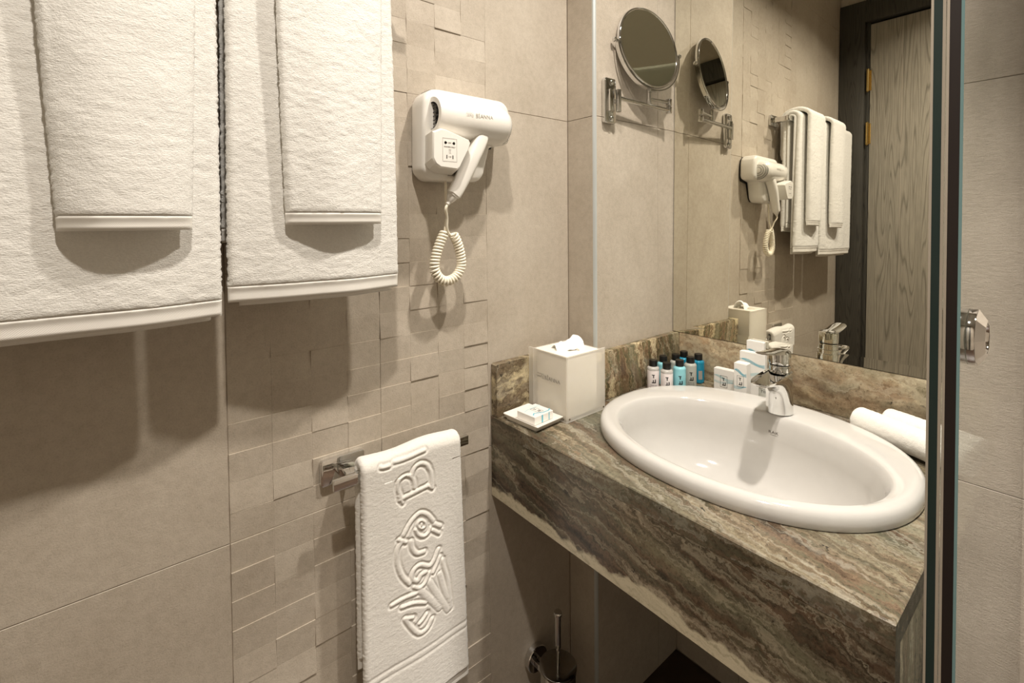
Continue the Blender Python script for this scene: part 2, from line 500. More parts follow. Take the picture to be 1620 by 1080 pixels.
def loft(rings, cap0=True, cap1=True):
    """rings: list of (n,3) arrays -> verts, faces"""
    n = len(rings[0])
    V = np.concatenate([np.asarray(r, float) for r in rings])
    Fc = []
    for k in range(len(rings) - 1):
        a, b = k * n, (k + 1) * n
        for i in range(n):
            j = (i + 1) % n
            Fc.append((a + i, a + j, b + j, b + i))
    if cap0: Fc.append(tuple(range(n))[::-1])
    if cap1: Fc.append(tuple((len(rings) - 1) * n + i for i in range(n)))
    return V, Fc

def frame_of(d):
    d = np.asarray(d, float); d = d / np.linalg.norm(d)
    up = np.array([0, 0, 1.0]) if abs(d[2]) < .9 else np.array([1.0, 0, 0])
    u = np.cross(up, d); u /= np.linalg.norm(u)
    return u, np.cross(d, u), d

def lathe(prof, base, axis=(0, 0, 1), n=32):
    """prof: list of (radius, height along axis)"""
    u, w, d = frame_of(axis)
    th = np.linspace(0, 2 * math.pi, n, endpoint=False)
    rings = []
    for r, h in prof:
        rings.append(np.array(base) + d * h + r * (np.cos(th)[:, None] * u + np.sin(th)[:, None] * w))
    return loft(rings, prof[0][0] < .0026, prof[-1][0] < .0026)

def lathe_obj(name, prof, base, mat, parent=None, axis=(0, 0, 1), n=32, angle=35):
    v, f = lathe(prof, base, axis, n)
    return obj(name, v, f, mat, parent, smooth=True, angle=angle)

def tube(path, r, n=10, closed=False):
    P = np.asarray(path, float)
    m = len(P)
    T = np.zeros_like(P)
    for i in range(m):
        if closed: T[i] = P[(i + 1) % m] - P[i - 1]
        else: T[i] = P[min(i + 1, m - 1)] - P[max(i - 1, 0)]
        T[i] /= np.linalg.norm(T[i]) + 1e-12
    u, _, _ = frame_of(T[0])
    rings = []
    th = np.linspace(0, 2 * math.pi, n, endpoint=False)
    R_ = r if hasattr(r, '__len__') else [r] * m
    for i in range(m):
        u = u - T[i] * (u @ T[i]); u /= np.linalg.norm(u)
        w = np.cross(T[i], u)
        rings.append(P[i] + R_[i] * (np.cos(th)[:, None] * u + np.sin(th)[:, None] * w))
    if closed:
        rings.append(rings[0])
        return loft(rings, False, False)
    return loft(rings)

def tube_obj(name, path, r, mat, parent=None, n=10, closed=False):
    v, f = tube(path, r, n, closed)
    return obj(name, v, f, mat, parent, smooth=True, angle=50)

def join_raw(parts):
    V, Fc, o = [], [], 0
    for v, f in parts:
        V.append(np.asarray(v, float)); Fc += [tuple(i + o for i in q) for q in f]; o += len(v)
    return np.concatenate(V), Fc

def catmull(pts, k=8):
    P = [np.array(p, float) for p in pts]
    P = [2 * P[0] - P[1]] + P + [2 * P[-1] - P[-2]]
    out = []
    for i in range(1, len(P) - 2):
        for t in np.linspace(0, 1, k, endpoint=False):
            a, b, c, d = P[i - 1], P[i], P[i + 1], P[i + 2]
            out.append(.5 * ((2 * b) + (c - a) * t + (2 * a - 5 * b + 4 * c - d) * t * t + (3 * b - a - 3 * c + d) * t ** 3))
    out.append(P[-2])
    return np.array(out)

def text_geo(s, size, extrude=.00012, spacing=1.0):
    cu = bpy.data.curves.new('tmp_text', 'FONT')
    cu.body = s; cu.size = size; cu.extrude = extrude
    cu.align_x = 'CENTER'; cu.align_y = 'CENTER'
    cu.space_character = spacing
    cu.resolution_u = 3
    o = bpy.data.objects.new('tmp_text', cu)
    COL.objects.link(o)
    dg = bpy.context.evaluated_depsgraph_get()
    me = bpy.data.meshes.new_from_object(o.evaluated_get(dg))
    v = np.array([q.co[:] for q in me.vertices]) if len(me.vertices) else np.zeros((0, 3))
    f = [tuple(p.vertices) for p in me.polygons]
    bpy.data.objects.remove(o); bpy.data.meshes.remove(me); bpy.data.curves.remove(cu)
    return v, f

def place2d(v, origin, ex, ey, ez=None):
    ex, ey = np.array(ex, float), np.array(ey, float)
    ez = np.cross(ex, ey) if ez is None else np.array(ez, float)
    return np.array(origin) + v[:, 0:1] * ex + v[:, 1:2] * ey + v[:, 2:3] * ez

def ribbon(pts, w, h=.00015):
    """flat printed line in the xy plane"""
    P = np.asarray(pts, float)[:, :2]
    T = np.gradient(P, axis=0); T /= np.linalg.norm(T, axis=1)[:, None] + 1e-12
    Nn = np.stack([-T[:, 1], T[:, 0]], 1)
    A, B = P + Nn * w / 2, P - Nn * w / 2
    V = np.concatenate([np.c_[A, np.full(len(A), h)], np.c_[B, np.full(len(B), h)]])
    n = len(P)
    return V, [(i, n + i, n + i + 1, i + 1) for i in range(n - 1)]

def vnoise(P, scale, seed=0):
    """3-D value noise, numpy"""
    Q = np.asarray(P) * scale
    I = np.floor(Q).astype(np.int64); Fr = Q - I
    Fr = Fr * Fr * (3 - 2 * Fr)
    def h(ix, iy, iz):
        k = (ix * 374761393 + iy * 668265263 + iz * 2147483647 + seed * 974711) & 0xffffffff
        k = ((k ^ (k >> 13)) * 1274126177) & 0xffffffff
        k = k ^ (k >> 16)
        return (k & 0xffff) / 65535.0
    out = 0
    for dx in (0, 1):
        for dy in (0, 1):
            for dz in (0, 1):
                w = (Fr[:, 0] if dx else 1 - Fr[:, 0]) * (Fr[:, 1] if dy else 1 - Fr[:, 1]) * (Fr[:, 2] if dz else 1 - Fr[:, 2])
                out = out + w * h(I[:, 0] + dx, I[:, 1] + dy, I[:, 2] + dz)
    return out - .5

# ------------------------------------------------------------------ the setting
ZJ = [0.0, .75, 1.5, 2.25, CEIL]
def slab_wall(name, lo, hi, mat):
    o = box(name, lo, hi, mat)
    tag(o, kind='structure')
    return o

def wall_tile(parent, axis, plane, sign, a0, a1, z0, z1, mat, gap=.0005, th=.0095, ch=.0006):
    """one chamfered tile: front face at plane, facing sign along axis"""
    a0, a1, z0, z1 = a0 + gap, a1 - gap, z0 + gap, z1 - gap
    def P(d, a, z):
        return (plane + sign * d, a, z) if axis == 0 else (a, plane + sign * d, z)
    V = [P(-th, a, z) for a, z in ((a0, z0), (a1, z0), (a1, z1), (a0, z1))]
    V += [P(-ch, a, z) for a, z in ((a0, z0), (a1, z0), (a1, z1), (a0, z1))]
    V += [P(0, a, z) for a, z in ((a0 + ch, z0 + ch), (a1 - ch, z0 + ch), (a1 - ch, z1 - ch), (a0 + ch, z1 - ch))]
    F_ = [(8, 9, 10, 11)] + [(4 + i, 4 + (i + 1) % 4, 8 + (i + 1) % 4, 8 + i) for i in range(4)] + [(i, (i + 1) % 4, 4 + (i + 1) % 4, 4 + i) for i in range(4)]
    o = obj('tile', V, F_, mat, parent)
    bm = bmesh.new(); bm.from_mesh(o.data); bmesh.ops.recalc_face_normals(bm, faces=bm.faces)
    c = sum((f.normal * f.calc_area() for f in bm.faces), Vector())
    bm.to_mesh(o.data); bm.free()
    return o

YREAR = -1.66
XR = 2.16
PX, PY = .089, -.35          # pillar depth and front face
JY = [-1.606, -1.356, -1.106, -.856, -.606]

floor = slab_wall('floor', (-.12, YREAR - .12, -.1), (XR + .12, .12, -.008), M['grout'])
k = 0
for ix in range(4):
    for iy in range(3):
        x0, x1 = -.01 + ix * .56, min(-.01 + (ix + 1) * .56, XR + .0)
        y0, y1 = -1.67 + iy * .56, min(-1.67 + (iy + 1) * .56, 0)
        bmx = box_bm((x0 + .001, y0 + .001, -.009), (x1 - .001, y1 - .001, 0), .0008, 1)
        bm_obj('tile', bmx, M['floor'], floor)
ceiling = slab_wall('ceiling', (-.12, YREAR - .12, CEIL), (XR + .12, .12, CEIL + .1), M['ceiling'])

wall_left = slab_wall('wall_left', (-.12, YREAR - .12, 0), (-.0016, .12, CEIL), M['grout'])
for y0, y1 in ((YREAR, JY[0]), (JY[0], JY[1]), (JY[1], JY[2]), (JY[4], PY)):
    for z0, z1 in zip(ZJ[:-1], ZJ[1:]):
        wall_tile(wall_left, 0, 0.0, 1, y0, y1, z0, z1, M['tile'])

# relief squares: two tile columns, four by sixteen squares to a tile, every square proud by its own amount
SW, SH = .0625, .75 / 16
variants = []
for k in range(22):
    lv = random.choice([0.0, .0003, .0008, .0015])
    t1, t2 = random.choice([-1, 0, 0, 1]) * .0004, random.choice([-1, -1, -.4, .5, 1]) * .0013
    cs = [lv + t1 * sy + t2 * sz for sy, sz in ((-1, -1), (1, -1), (1, 1), (-1, 1))]
    cs = [max(-.0003, c) for c in cs]
    V = [(-.0095, y, z) for y, z in ((0, 0), (SW, 0), (SW, SH), (0, SH))] + [(c, y, z) for c, (y, z) in zip(cs, ((0, 0), (SW, 0), (SW, SH), (0, SH)))]
    c = sum(cs) / 4
    # bevelled lip so that the edge of a proud square catches light
    b_ = .0007
    V += [(cs[i] + .00012, y, z) for i, (y, z) in enumerate(((b_, b_), (SW - b_, b_), (SW - b_, SH - b_), (b_, SH - b_)))]
    F_ = [(8, 9, 10, 11)] + [(4 + i, 4 + (i + 1) % 4, 8 + (i + 1) % 4, 8 + i) for i in range(4)] + [(i, (i + 1) % 4, 4 + (i + 1) % 4, 4 + i) for i in range(4)]
    me = bpy.data.meshes.new('relief_square')
    me.from_pydata(V, [], F_); me.materials.append(M['tile']); me.update()
    variants.append(me)
stuffV, stuffF = [], []
for colk in range(8):
    y = JY[2] + colk * SW
    for row in range(int(CEIL / SH) + 1):
        z = row * SH
        if z + SH > CEIL + .001: continue
        me = random.choice(variants)
        edge = (colk % 4 == 0)
        if 7 <= row <= 37:
            o = bpy.data.objects.new('relief_square', me)
            COL.objects.link(o); o.parent = wall_left
            o.location = (0, y + (.0004 if edge else 0), z + (.0004 if row % 16 == 0 else 0))
            o.scale = (1, 1 - (.009 if edge or colk % 4 == 3 else 0), 1 - (.010 if row % 16 in (0, 15) else 0))
        else:
            b0 = len(stuffV)
            stuffV += [(v.co.x, v.co.y + y, v.co.z + z) for v in me.vertices]
            stuffF += [tuple(i + b0 for i in p.vertices) for p in me.polygons]
so = obj('relief_squares', stuffV, stuffF, M['tile'], wall_left)
so['kind'] = 'stuff'

wall_pillar = slab_wall('wall_pillar', (-.004, PY + .005, 0), (PX - .005, .1, CEIL), M['grout'])
for z0, z1 in zip(ZJ[:-1], ZJ[1:]):
    wall_tile(wall_pillar, 1, PY, -1, .0005, PX - .006, z0, z1, M['tile'])
    wall_tile(wall_pillar, 0, PX, 1, PY + .006, -.0913, z0, z1, M['tile'])
    wall_tile(wall_pillar, 0, PX, 1, -.0913, 0, z0, z1, M['tile'])
# quarter-round corner trim with its flat leg
q = [(PX - .0075 + .0075 * math.cos(t), PY + .0075 - .0075 * math.sin(t)) for t in np.linspace(0, math.pi / 2, 9)]
trim = bm_obj('trim_1', prism_bm([(PX - .0075, PY + .0075)] + q, 2, 0.0, CEIL - .001), M['alu'])
tag(trim, kind='structure')

wall_back = slab_wall('wall_back', (PX - .004, .005, 0), (XR + .12, .12, CEIL), M['grout'])
for x0, x1, mt in ((PX, .27, 'tile'), (.27, .52, 'tile'), (.52, .746, 'tile'), (.746, .996, 'tile_shower'), (.996, 1.246, 'tile_shower'), (1.246, 1.496, 'tile_shower'), (1.496, 1.746, 'tile_shower'), (1.746, 1.996, 'tile_shower'), (1.996, XR, 'tile_shower')):
    for z0, z1 in zip(ZJ[:-1], ZJ[1:]):
        wall_tile(wall_back, 1, 0.0, -1, x0, x1, z0, z1, M[mt])
wall_right = slab_wall('wall_right', (XR + .005, YREAR - .12, 0), (XR + .12, .005, CEIL), M['grout'])
for i in range(7):
    y0, y1 = YREAR + i * .25, min(YREAR + (i + 1) * .25, 0)
    for z0, z1 in zip(ZJ[:-1], ZJ[1:]):
        wall_tile(wall_right, 0, XR, -1, y0, y1, z0, z1, M['tile_shower'])
wall_rear = slab_wall('wall_rear', (-.005, YREAR - .12, 0), (XR + .005, YREAR - .046, CEIL), M['grout'])
DX0, DX1, DZ = .0, .96, 2.37
for x0, x1, z0, z1 in ((0, .55, DZ, CEIL), (.55, 1.1, DZ, CEIL), (DX1, 1.2, 0, .75), (DX1, 1.2, .75, 1.5), (DX1, 1.2, 1.5, DZ), (1.2, 1.45, 0, .75), (1.2, 1.45, .75, 1.5),
                       (1.2, 1.45, 1.5, DZ), (1.1, 1.45, DZ, CEIL), (1.45, 1.8, 0, .75), (1.45, 1.8, .75, 1.5), (1.45, 1.8, 1.5, CEIL), (1.8, XR, 0, .75), (1.8, XR, .75, 1.5), (1.8, XR, 1.5, CEIL)):
    wall_tile(wall_rear, 1, YREAR, 1, x0, x1, z0, z1, M['tile'], th=.045)

# door in the rear wall, seen in the mirror
door = box('door_1', (.127, YREAR - .045, .006), (.85, YREAR - .008, 2.252), M['wood_grey'], None, .0015, 1)
tag(door, kind='structure')
box('door_inlay', (.2525, YREAR - .009, .02), (.2545, YREAR - .0073, 2.24), M['arris'], door)
for z in (1.976, 1.713, .3):
    v1 = lathe([(.0065, -.05), (.0065, .05)], (.121, YREAR + .004, z), n=14)
    v2 = lathe([(.0075, .05), (.0075, .053), (.003, .058)], (.121, YREAR + .004, z), n=14)
    v3 = lathe([(.003, -.058), (.0075, -.053), (.0075, -.05)], (.121, YREAR + .004, z), n=14)
    h = obj('hinge', *join_raw([v1, v2, v3]), M['brass'], door, smooth=True, angle=40)
    box('hinge_leaf', (.122, YREAR - .012, z - .05), (.134, YREAR - .0062, z + .05), M['brass'], h)
handle = obj('door_handle', *tube(catmull([(.80, YREAR - .01, 1.02), (.80, YREAR + .045, 1.02), (.78, YREAR + .055, 1.02), (.68, YREAR + .055, 1.02)], 6), .009, 12), M['chrome'], door, smooth=True)
fr = box('trim_2', (.002, YREAR - .045, 0), (.109, YREAR + .016, DZ), M['wood_dark'], None, .002)
tag(fr, kind='structure')
box('stop', (.109, YREAR - .045, 0), (.125, YREAR - .012, 2.262), M['wood_dark'], fr, .001)
box('header', (.109, YREAR - .045, 2.262), (DX1, YREAR + .0158, DZ), M['wood_dark'], fr, .002)
box('jamb', (.856, YREAR - .045, 0), (DX1, YREAR + .0155, 2.262), M['wood_dark'], fr, .002)

# two ceiling downlights and the added shower lamp (above the frame): ring round each
for i, (x, y, w_, s_) in enumerate(LAMPS):
    t = thing('downlight', (x, y, CEIL), ['white recessed downlight above the basin', 'white recessed downlight above the doorway side', 'added white downlight that brightens the shower wall'][i], 'downlight', 'ceiling downlights')
    lathe_obj('ring', [(.036, -.010), (.038, -.011), (.046, -.008), (.050, -.001), (.050, .001), (.036, .001)], (x, y, CEIL), M['lens'], t, n=32)

# ------------------------------------------------------------------ mirror
mir = thing('wall_mirror', (PX + .002, -.001, .9365), 'large frameless mirror above the stone splash, filling the wall', 'mirror')
MX0, MX1, MZ0, MZ1, BV = PX + .002, .742, .9365, 2.42, .021
LEAN = math.tan(math.radians(.75))
def mir_y(z, out=0.0): return -.0205 + (z - MZ0) * LEAN - out
BO = BV * math.tan(math.radians(2.1))
ov = [(MX0, MZ0), (MX1, MZ0), (MX1, MZ1), (MX0, MZ1)]
iv = [(MX0 + BV, MZ0 + BV), (MX1 - BV, MZ0 + BV), (MX1 - BV, MZ1 - BV), (MX0 + BV, MZ1 - BV)]
VV = [(x, -.0009, z) for x, z in ov] + [(x, mir_y(z, BO), z) for x, z in ov] + [(x, mir_y(z), z) for x, z in iv]
FF = [(0, 1, 2, 3)] + [(i, (i + 1) % 4, 4 + (i + 1) % 4, 4 + i) for i in range(4)]
obj('mirror_back', VV[:8], FF, M['ink'], mir)
obj('silvered_face', VV[8:], [(0, 1, 2, 3)], M['mirror'], mir)
obj('bevel', VV[4:], [(i, (i + 1) % 4, 4 + (i + 1) % 4, 4 + i) for i in range(4)], M['mirror'], mir)

# ------------------------------------------------------------------ vanity counter
ZC, ZB, XE, YF = .8185, .636, .7194, -.5991
counter = thing('vanity_counter', (.36, -.3, ZB), 'brown and cream veined stone vanity counter with deep front apron and splash', 'counter')
# top slab with the basin cut-out
SCX, SCY, SAX, SAY = .42012, -.31749, .27267, .22828
def sellipse(cx, cy, ax, ay, n, num=96, ph=0.0):
    th = np.linspace(0, 2 * math.pi, num, endpoint=False) + ph
    c, s = np.cos(th), np.sin(th)
    return np.stack([cx + ax * np.sign(c) * np.abs(c) ** n, cy + ay * np.sign(s) * np.abs(s) ** n], 1)
hole = sellipse(SCX, SCY, SAX - .02, SAY - .02, .907, 96)
x0, x1, y0, y1 = .001, XE, YF, -.001
def to_rect(p):
    d = p - np.array([SCX, SCY])
    t = 1e9
    for k in (0, 1):
        lo_, hi_ = ((x0, x1), (y0, y1))[k]
        c_ = (SCX, SCY)[k]
        if d[k] > 1e-9: t = min(t, (hi_ - c_) / d[k])
        if d[k] < -1e-9: t = min(t, (lo_ - c_) / d[k])
    # notch round the pillar
    if d[0] < -1e-9:
        ta = (PX + .0006 - SCX) / d[0]
        if SCY + d[1] * ta > PY - .0006: t = min(t, ta)
    if d[1] > 1e-9 or d[1] < -1e-9:
        tb_ = (PY - .0006 - SCY) / d[1]
        if tb_ > 0 and SCX + d[0] * tb_ < PX + .0006 : t = min(t, tb_)
    return np.array([SCX, SCY]) + d * t
outer = np.array([to_rect(p) for p in hole])
for c_ in ((x0, y0), (x1, y0), (x1, y1), (PX + .0006, y1), (PX + .0006, PY - .0006), (x0, PY - .0006)):
    i = np.argmin(np.linalg.norm(outer - np.array(c_), axis=1)); outer[i] = c_
def zring(r, z): return np.c_[r, np.full(len(r), z)]
rings = [zring(hole, ZC - .03), zring(hole, ZC), zring(outer + (hole - outer) * .02, ZC), zring(outer, ZC - .0016), zring(outer, ZC - .03)]
v, f = loft(rings, False, False)
n96 = 96
f += [(4 * n96 + i, 4 * n96 + (i + 1) % n96, (i + 1) % n96, i) for i in range(n96)]
obj('counter_top', v, f, M['marble_top'], counter, smooth=True, angle=25)
bm_obj('front_apron', prism_bm([(YF + .0003, ZC - .0305), (YF + .0003, ZB + .004), (YF + .004, ZB), (YF + .021, ZB), (YF + .021, ZC - .0305)], 0, .001, XE - .0003), M['marble_front'], counter)
box('side_apron', (XE - .021, YF + .0215, ZB - .30), (XE - .0003, -.001, ZC - .0305), M['marble_side'], counter, .0015)
ZS = .9355
ST = .0205
bm_obj('splash', prism_bm([(YF + .002, ZC + .0005), (YF + .002, ZS - .003), (YF + .006, ZS), (PY - .001, ZS), (PY - .001, ZC + .0005)], 0, .0008, ST), M['marble_left'], counter)
box('splash', (ST + .0005, PY - ST, ZC + .0005), (PX + ST, PY - .001, ZS), M['marble_left'], counter, .001)
box('splash', (PX + .0008, PY - .0005, ZC + .0005), (PX + ST, -.0008, ZS), M['marble_pillar'], counter, .0012)
box('splash', (PX + ST + .0005, -ST, ZC + .0005), (XE, -.0008, ZS), M['marble_splash'], counter, .0012)

# ------------------------------------------------------------------ basin
basin = thing('wash_basin', (SCX, SCY, ZC), 'white glazed oval wash basin set into the stone counter', 'basin')
ICX, ICY, IAX, IAY = .4276, -.352, .2307, .1668
RG = []
def lerp(a, b, t): return a + (b - a) * t
for z, o_ in ((-.02, .03), (.0008, .03), (.0008, .0012), (.003, 0), (.011, -.0002), (.0182, .001), (.0228, .0034), (.0260, .0072), (.0279, .0125), (.0284, .018)):
    RG.append((SCX, SCY, SAX - o_, SAY - o_, .907, z))
RG.append((lerp(SCX, ICX, .5), lerp(SCY, ICY, .5), lerp(SAX - .019, IAX + .008, .5), lerp(SAY - .019, IAY + .008, .5), .93, .0278))
for z, o_ in ((.0264, .0065), (.0256, .0032), (.0240, .0008), (.0200, -.0014), (.008, -.008)):
    RG.append((ICX, ICY, IAX + o_, IAY + o_, .962, z))
for t in (.15, .3, .45, .6, .72, .82, .9, .96):
    ang = t * math.pi / 2
    rr = math.cos(ang) ** .62
    RG.append((lerp(ICX, .425, t), lerp(ICY, -.335, t), (IAX - .008) * rr + .022 * t, (IAY - .008) * rr + .022 * t, lerp(.962, 1, t), .008 - .138 * math.sin(ang) ** .95))
RG.append((.425, -.335, .026, .026, 1, -.1315))
RG.append((.425, -.335, .021, .021, 1, -.134))
rings = [np.c_[sellipse(cx, cy, ax, ay, n_, 128), np.full(128, ZC + z)] for cx, cy, ax, ay, n_, z in RG]
v, f = loft(rings, False, False)
obj('bowl', v, f, M['ceramic'], basin, smooth=True, angle=60)
# outside of the bowl under the counter
rings = [np.c_[sellipse(SCX, SCY, (SAX - .03) * s, (SAY - .03) * s, .95, 64), np.full(64, ZC + z)] for s, z in ((1, -.02), (.98, -.05), (.86, -.10), (.6, -.14), (.2, -.155), (.12, -.155))]
v, f = loft(rings, False, True)
obj('underside', v, f, M['ceramic'], basin, smooth=True, angle=60)
lathe_obj('drain', [(.0205, 0), (.0205, .003), (.019, .0045), (.006, .006), (.001, .0062)], (.425, -.335, ZC - .1345), M['chrome'], basin, n=28)

# ------------------------------------------------------------------ towels
def resample(path, step):
    P = np.asarray(path, float)
    d = np.r_[0, np.cumsum(np.linalg.norm(np.diff(P, axis=0), axis=1))]
    n = max(4, int(round(d[-1] / step)))
    s = np.linspace(0, d[-1], n + 1)
    return np.stack([np.interp(s, d, P[:, k]) for k in range(P.shape[1])], 1), s

def hang_path(front_x, back_x, zf, zb, zbar, squash=.85, n=26):
    """cross-section (x, z): up the front, over the bar, down the back"""
    r = (front_x - back_x) / 2; cx = (front_x + back_x) / 2
    arc = [(cx + r * math.cos(t), zbar + r * squash * math.sin(t)) for t in np.linspace(0, math.pi, n)]
    return [(front_x, zf)] + arc + [(back_x, zb)]

def towel(name, root, path, th, y0, y1, mat, mat_hem, step=.0028, ystep=.0028, hem=.022, pile=1.0, wave=None, relief=None, hem_back=True, edge_fun=None, both_hems=True):
    """thick soft strip following path, spanning y0..y1; body and woven hems are separate parts"""
    C2, s = resample(path, step)
    T = np.gradient(C2, axis=0); T /= np.linalg.norm(T, axis=1)[:, None]
    Nn = np.stack([T[:, 1], -T[:, 0]], 1)          # outward (front is +x)
    L = s[-1]
    m = len(C2)
    e1 = np.minimum(s, L - s)
    hs = np.full(m, th / 2)
    hem_mask = (s < hem) | ((s > L - hem) if hem_back else np.zeros(m, bool))
    hs = np.where(hem_mask, th / 2 * .46, hs)
    hs = np.convolve(np.pad(hs, 2, 'edge'), np.ones(5) / 5, 'valid')
    hs *= np.sqrt(np.clip(1 - (1 - np.clip(e1 / (th * .16), 0, 1)) ** 2, .02, 1))
    ny = int(round((y1 - y0) / ystep))
    ty = np.linspace(0, 1, ny + 1)
    ey = np.minimum(ty, 1 - ty) * (y1 - y0)
    fy = np.sqrt(np.clip(1 - (1 - np.clip(ey / (th * .55), 0, 1)) ** 2, .03, 1))
    Y = y0 + ty * (y1 - y0)
    def side(sign):
        X = C2[:, 0][:, None] + sign * Nn[:, 0][:, None] * hs[:, None] * fy[None]
        Z = C2[:, 1][:, None] + sign * Nn[:, 1][:, None] * hs[:, None] * fy[None]
        YY = np.broadcast_to(Y[None], X.shape).copy()
        if edge_fun is not None:
            YY = edge_fun(YY, Z)
        P = np.stack([X, YY, Z], -1)
        # slow folds and the pile itself
        q = P.reshape(-1, 3)
        n_out = np.repeat(Nn[:, None, :], ny + 1, 1).reshape(-1, 2)
        amp = np.repeat((~hem_mask).astype(float)[:, None], ny + 1, 1).reshape(-1)
        q2 = q * np.array([1, .55, 1.15])
        dsp = (vnoise(q2, 120, 3) * .0006 + vnoise(q2, 300, 5) * .0006 + vnoise(q2, 560, 9) * .0009) * amp * pile
        dsp += vnoise(q, 22, 17) * .0016 * pile
        if sign < 0: dsp = dsp * .6
        if relief is not None and sign > 0:
            dsp = dsp * .55 + relief(q)
        q = q.copy()
        q[:, 0] += sign * n_out[:, 0] * dsp; q[:, 2] += sign * n_out[:, 1] * dsp
        ew = np.repeat((np.clip(1 - ey / .005, 0, 1) * np.where(ty < .5, -1, 1))[None], m, 0).reshape(-1)
        q[:, 1] += ew * amp * pile * (vnoise(q2, 170, 23) * .0009 + vnoise(q2, 460, 29) * .0030)
        if wave is not None:
            q = wave(q)
        return q.reshape(m, ny + 1, 3)
    A, B = side(1), side(-1)
    def grid(P, i0, i1, flip):
        V = P[i0:i1 + 1].reshape(-1, 3); w = ny + 1
        Fq = []
        for i in range(i1 - i0):
            for j in range(ny):
                a = i * w + j
                Fq.append((a, a + 1, a + w + 1, a + w) if not flip else (a, a + w, a + w + 1, a + 1))
        return V, Fq
    def shell(i0, i1):
        ga, gb = grid(A, i0, i1, False), grid(B, i0, i1, True)
        V, Fq = join_raw([ga, gb])
        w = ny + 1; off = (i1 - i0 + 1) * w; r_ = i1 - i0
        for j in (0, ny):
            for i in range(r_):
                a, b = i * w + j, (i + 1) * w + j
                Fq.append((a, b, off + b, off + a))
        for i in (0, r_):
            for j in range(ny):
                a = i * w + j
                Fq.append((a, a + 1, off + a + 1, off + a))
        return V, Fq
    ih = int(np.searchsorted(s, hem)); jb = int(np.searchsorted(s, L - hem)) if hem_back else m - 1
    obj('pile', *shell(ih, jb), mat, root, smooth=True)
    obj('hem', *shell(0, ih), mat_hem, root, smooth=True)
    if hem_back:
        obj('hem', *shell(jb, m - 1), mat_hem, root, smooth=True)

ZRB = 1.672      # upper rack bar height
rack = thing('towel_rack', (0, -.865, ZRB), 'chrome upper towel rack on the relief tiles, carrying the hanging bath towels', 'towel rack')
def square_bracket(root, yc, zc, w=.077, h=.044, t=.008, bar_x=.06, bar_h=.02, bar_t=.008, y_bar=None, arm_dy=0.0, x0=.0024):
    r = .006
    pts = []
    for (cy, cz, a0) in ((yc + w / 2 - r, zc + h / 2 - r, 0), (yc - w / 2 + r, zc + h / 2 - r, 90), (yc - w / 2 + r, zc - h / 2 + r, 180), (yc + w / 2 - r, zc - h / 2 + r, 270)):
        for k in range(5):
            t_ = math.radians(a0 + k * 22.5); pts.append((cy + r * math.cos(t_), cz + r * math.sin(t_)))
    bm_obj('wall_plate', prism_bm(pts, 0, x0, x0 + t, .0012, 2), M['chrome'], root)
    ya = yc + arm_dy
    box('arm', (x0 + t + .0002, ya - .0125, zc - bar_h / 2), (bar_x - bar_t / 2 - .0002, ya + .0125, zc + bar_h / 2), M['chrome'], root, .0008)
    box('bar', (bar_x - bar_t / 2, y_bar[0], zc - bar_h / 2), (bar_x + bar_t / 2, y_bar[1], zc + bar_h / 2), M['chrome'], root, .0012)
square_bracket(rack, -.868, ZRB, bar_x=.072, y_bar=(-1.52, -.83), arm_dy=.012)
bm2 = [(-1.4785, 1.650), (-1.5485, 1.650), (-1.5485, 1.694), (-1.4785, 1.694)]
bm_obj('wall_plate', prism_bm(bm2, 0, .0004, .0084, .0012, 2), M['chrome'], rack)
box('arm', (.0086, -1.515, ZRB - .01), (.0678, -1.49, ZRB + .01), M['chrome'], rack, .0008)

def wave_fn(a1, k1, p1, a2=0.0, z0=1.12, z1=1.7, xmid=.072, bulge=0.0, yc=0.0, yw=1.0):
    def fn(q):
        q = q.copy()
        hang = np.clip((z1 - q[:, 2]) / (z1 - z0), 0, 1)
        front = q[:, 0] > xmid
        d = (a1 * np.sin(k1 * q[:, 1] + p1) + a2 * np.sin(2.3 * k1 * q[:, 1] + 1.7 * p1)) * hang
        u = np.clip((q[:, 1] - yc) / yw, -1, 1)
        d = d + bulge * ((1 - u * u) ** 1.0 - .55) * hang
        q[:, 0] += np.where(front, d, d * .4)
        return q
    return fn

tw = thing('bath_towel', (.08, -.985, 1.139), 'large white bath towel hanging on the right half of the upper rack', 'towel', 'large bath towels')
towel('t', tw, hang_path(.097, .047, 1.1395, 1.222, ZRB + .006), .017, -1.1145, -.861, M['terry'], M['hem'],
      wave=wave_fn(.003, 26, 1.0, .0012, bulge=.016, yc=-.985, yw=.125), edge_fun=lambda Y, Z: Y + (Y > -.95) * 0 + .010 * np.clip((Z - 1.15) / .5, 0, 1) ** 1.5 * np.where(Y > -.985, -1, .35))
towel('t_in', tw, hang_path(.0845, .060, 1.1325, 1.236, ZRB + .004), .009, -1.099, -.868, M['terry'], M['hem'], step=.005, ystep=.005, pile=.3,
      wave=wave_fn(.003, 26, 1.0, .0012, bulge=.016, yc=-.985, yw=.125))
tw = thing('bath_towel', (.08, -1.3, 1.1235), 'large white bath towel hanging on the left half of the upper rack', 'towel', 'large bath towels')
towel('t', tw, hang_path(.100, .047, 1.1235, 1.222, ZRB + .006), .017, -1.487, -1.1225, M['terry'], M['hem'],
      wave=wave_fn(.0035, 20, .3, .0015, bulge=.016, yc=-1.305, yw=.18))
towel('t_in', tw, hang_path(.0855, .060, 1.1165, 1.236, ZRB + .004), .009, -1.48, -1.134, M['terry'], M['hem'], step=.005, ystep=.005, pile=.3,
      wave=wave_fn(.0035, 20, .3, .0015, bulge=.016, yc=-1.305, yw=.18))
tw = thing('hand_towel', (.08, -.97, 1.2465), 'narrow white hand towel laid over the right bath towel', 'towel', 'narrow hand towels on the rack')
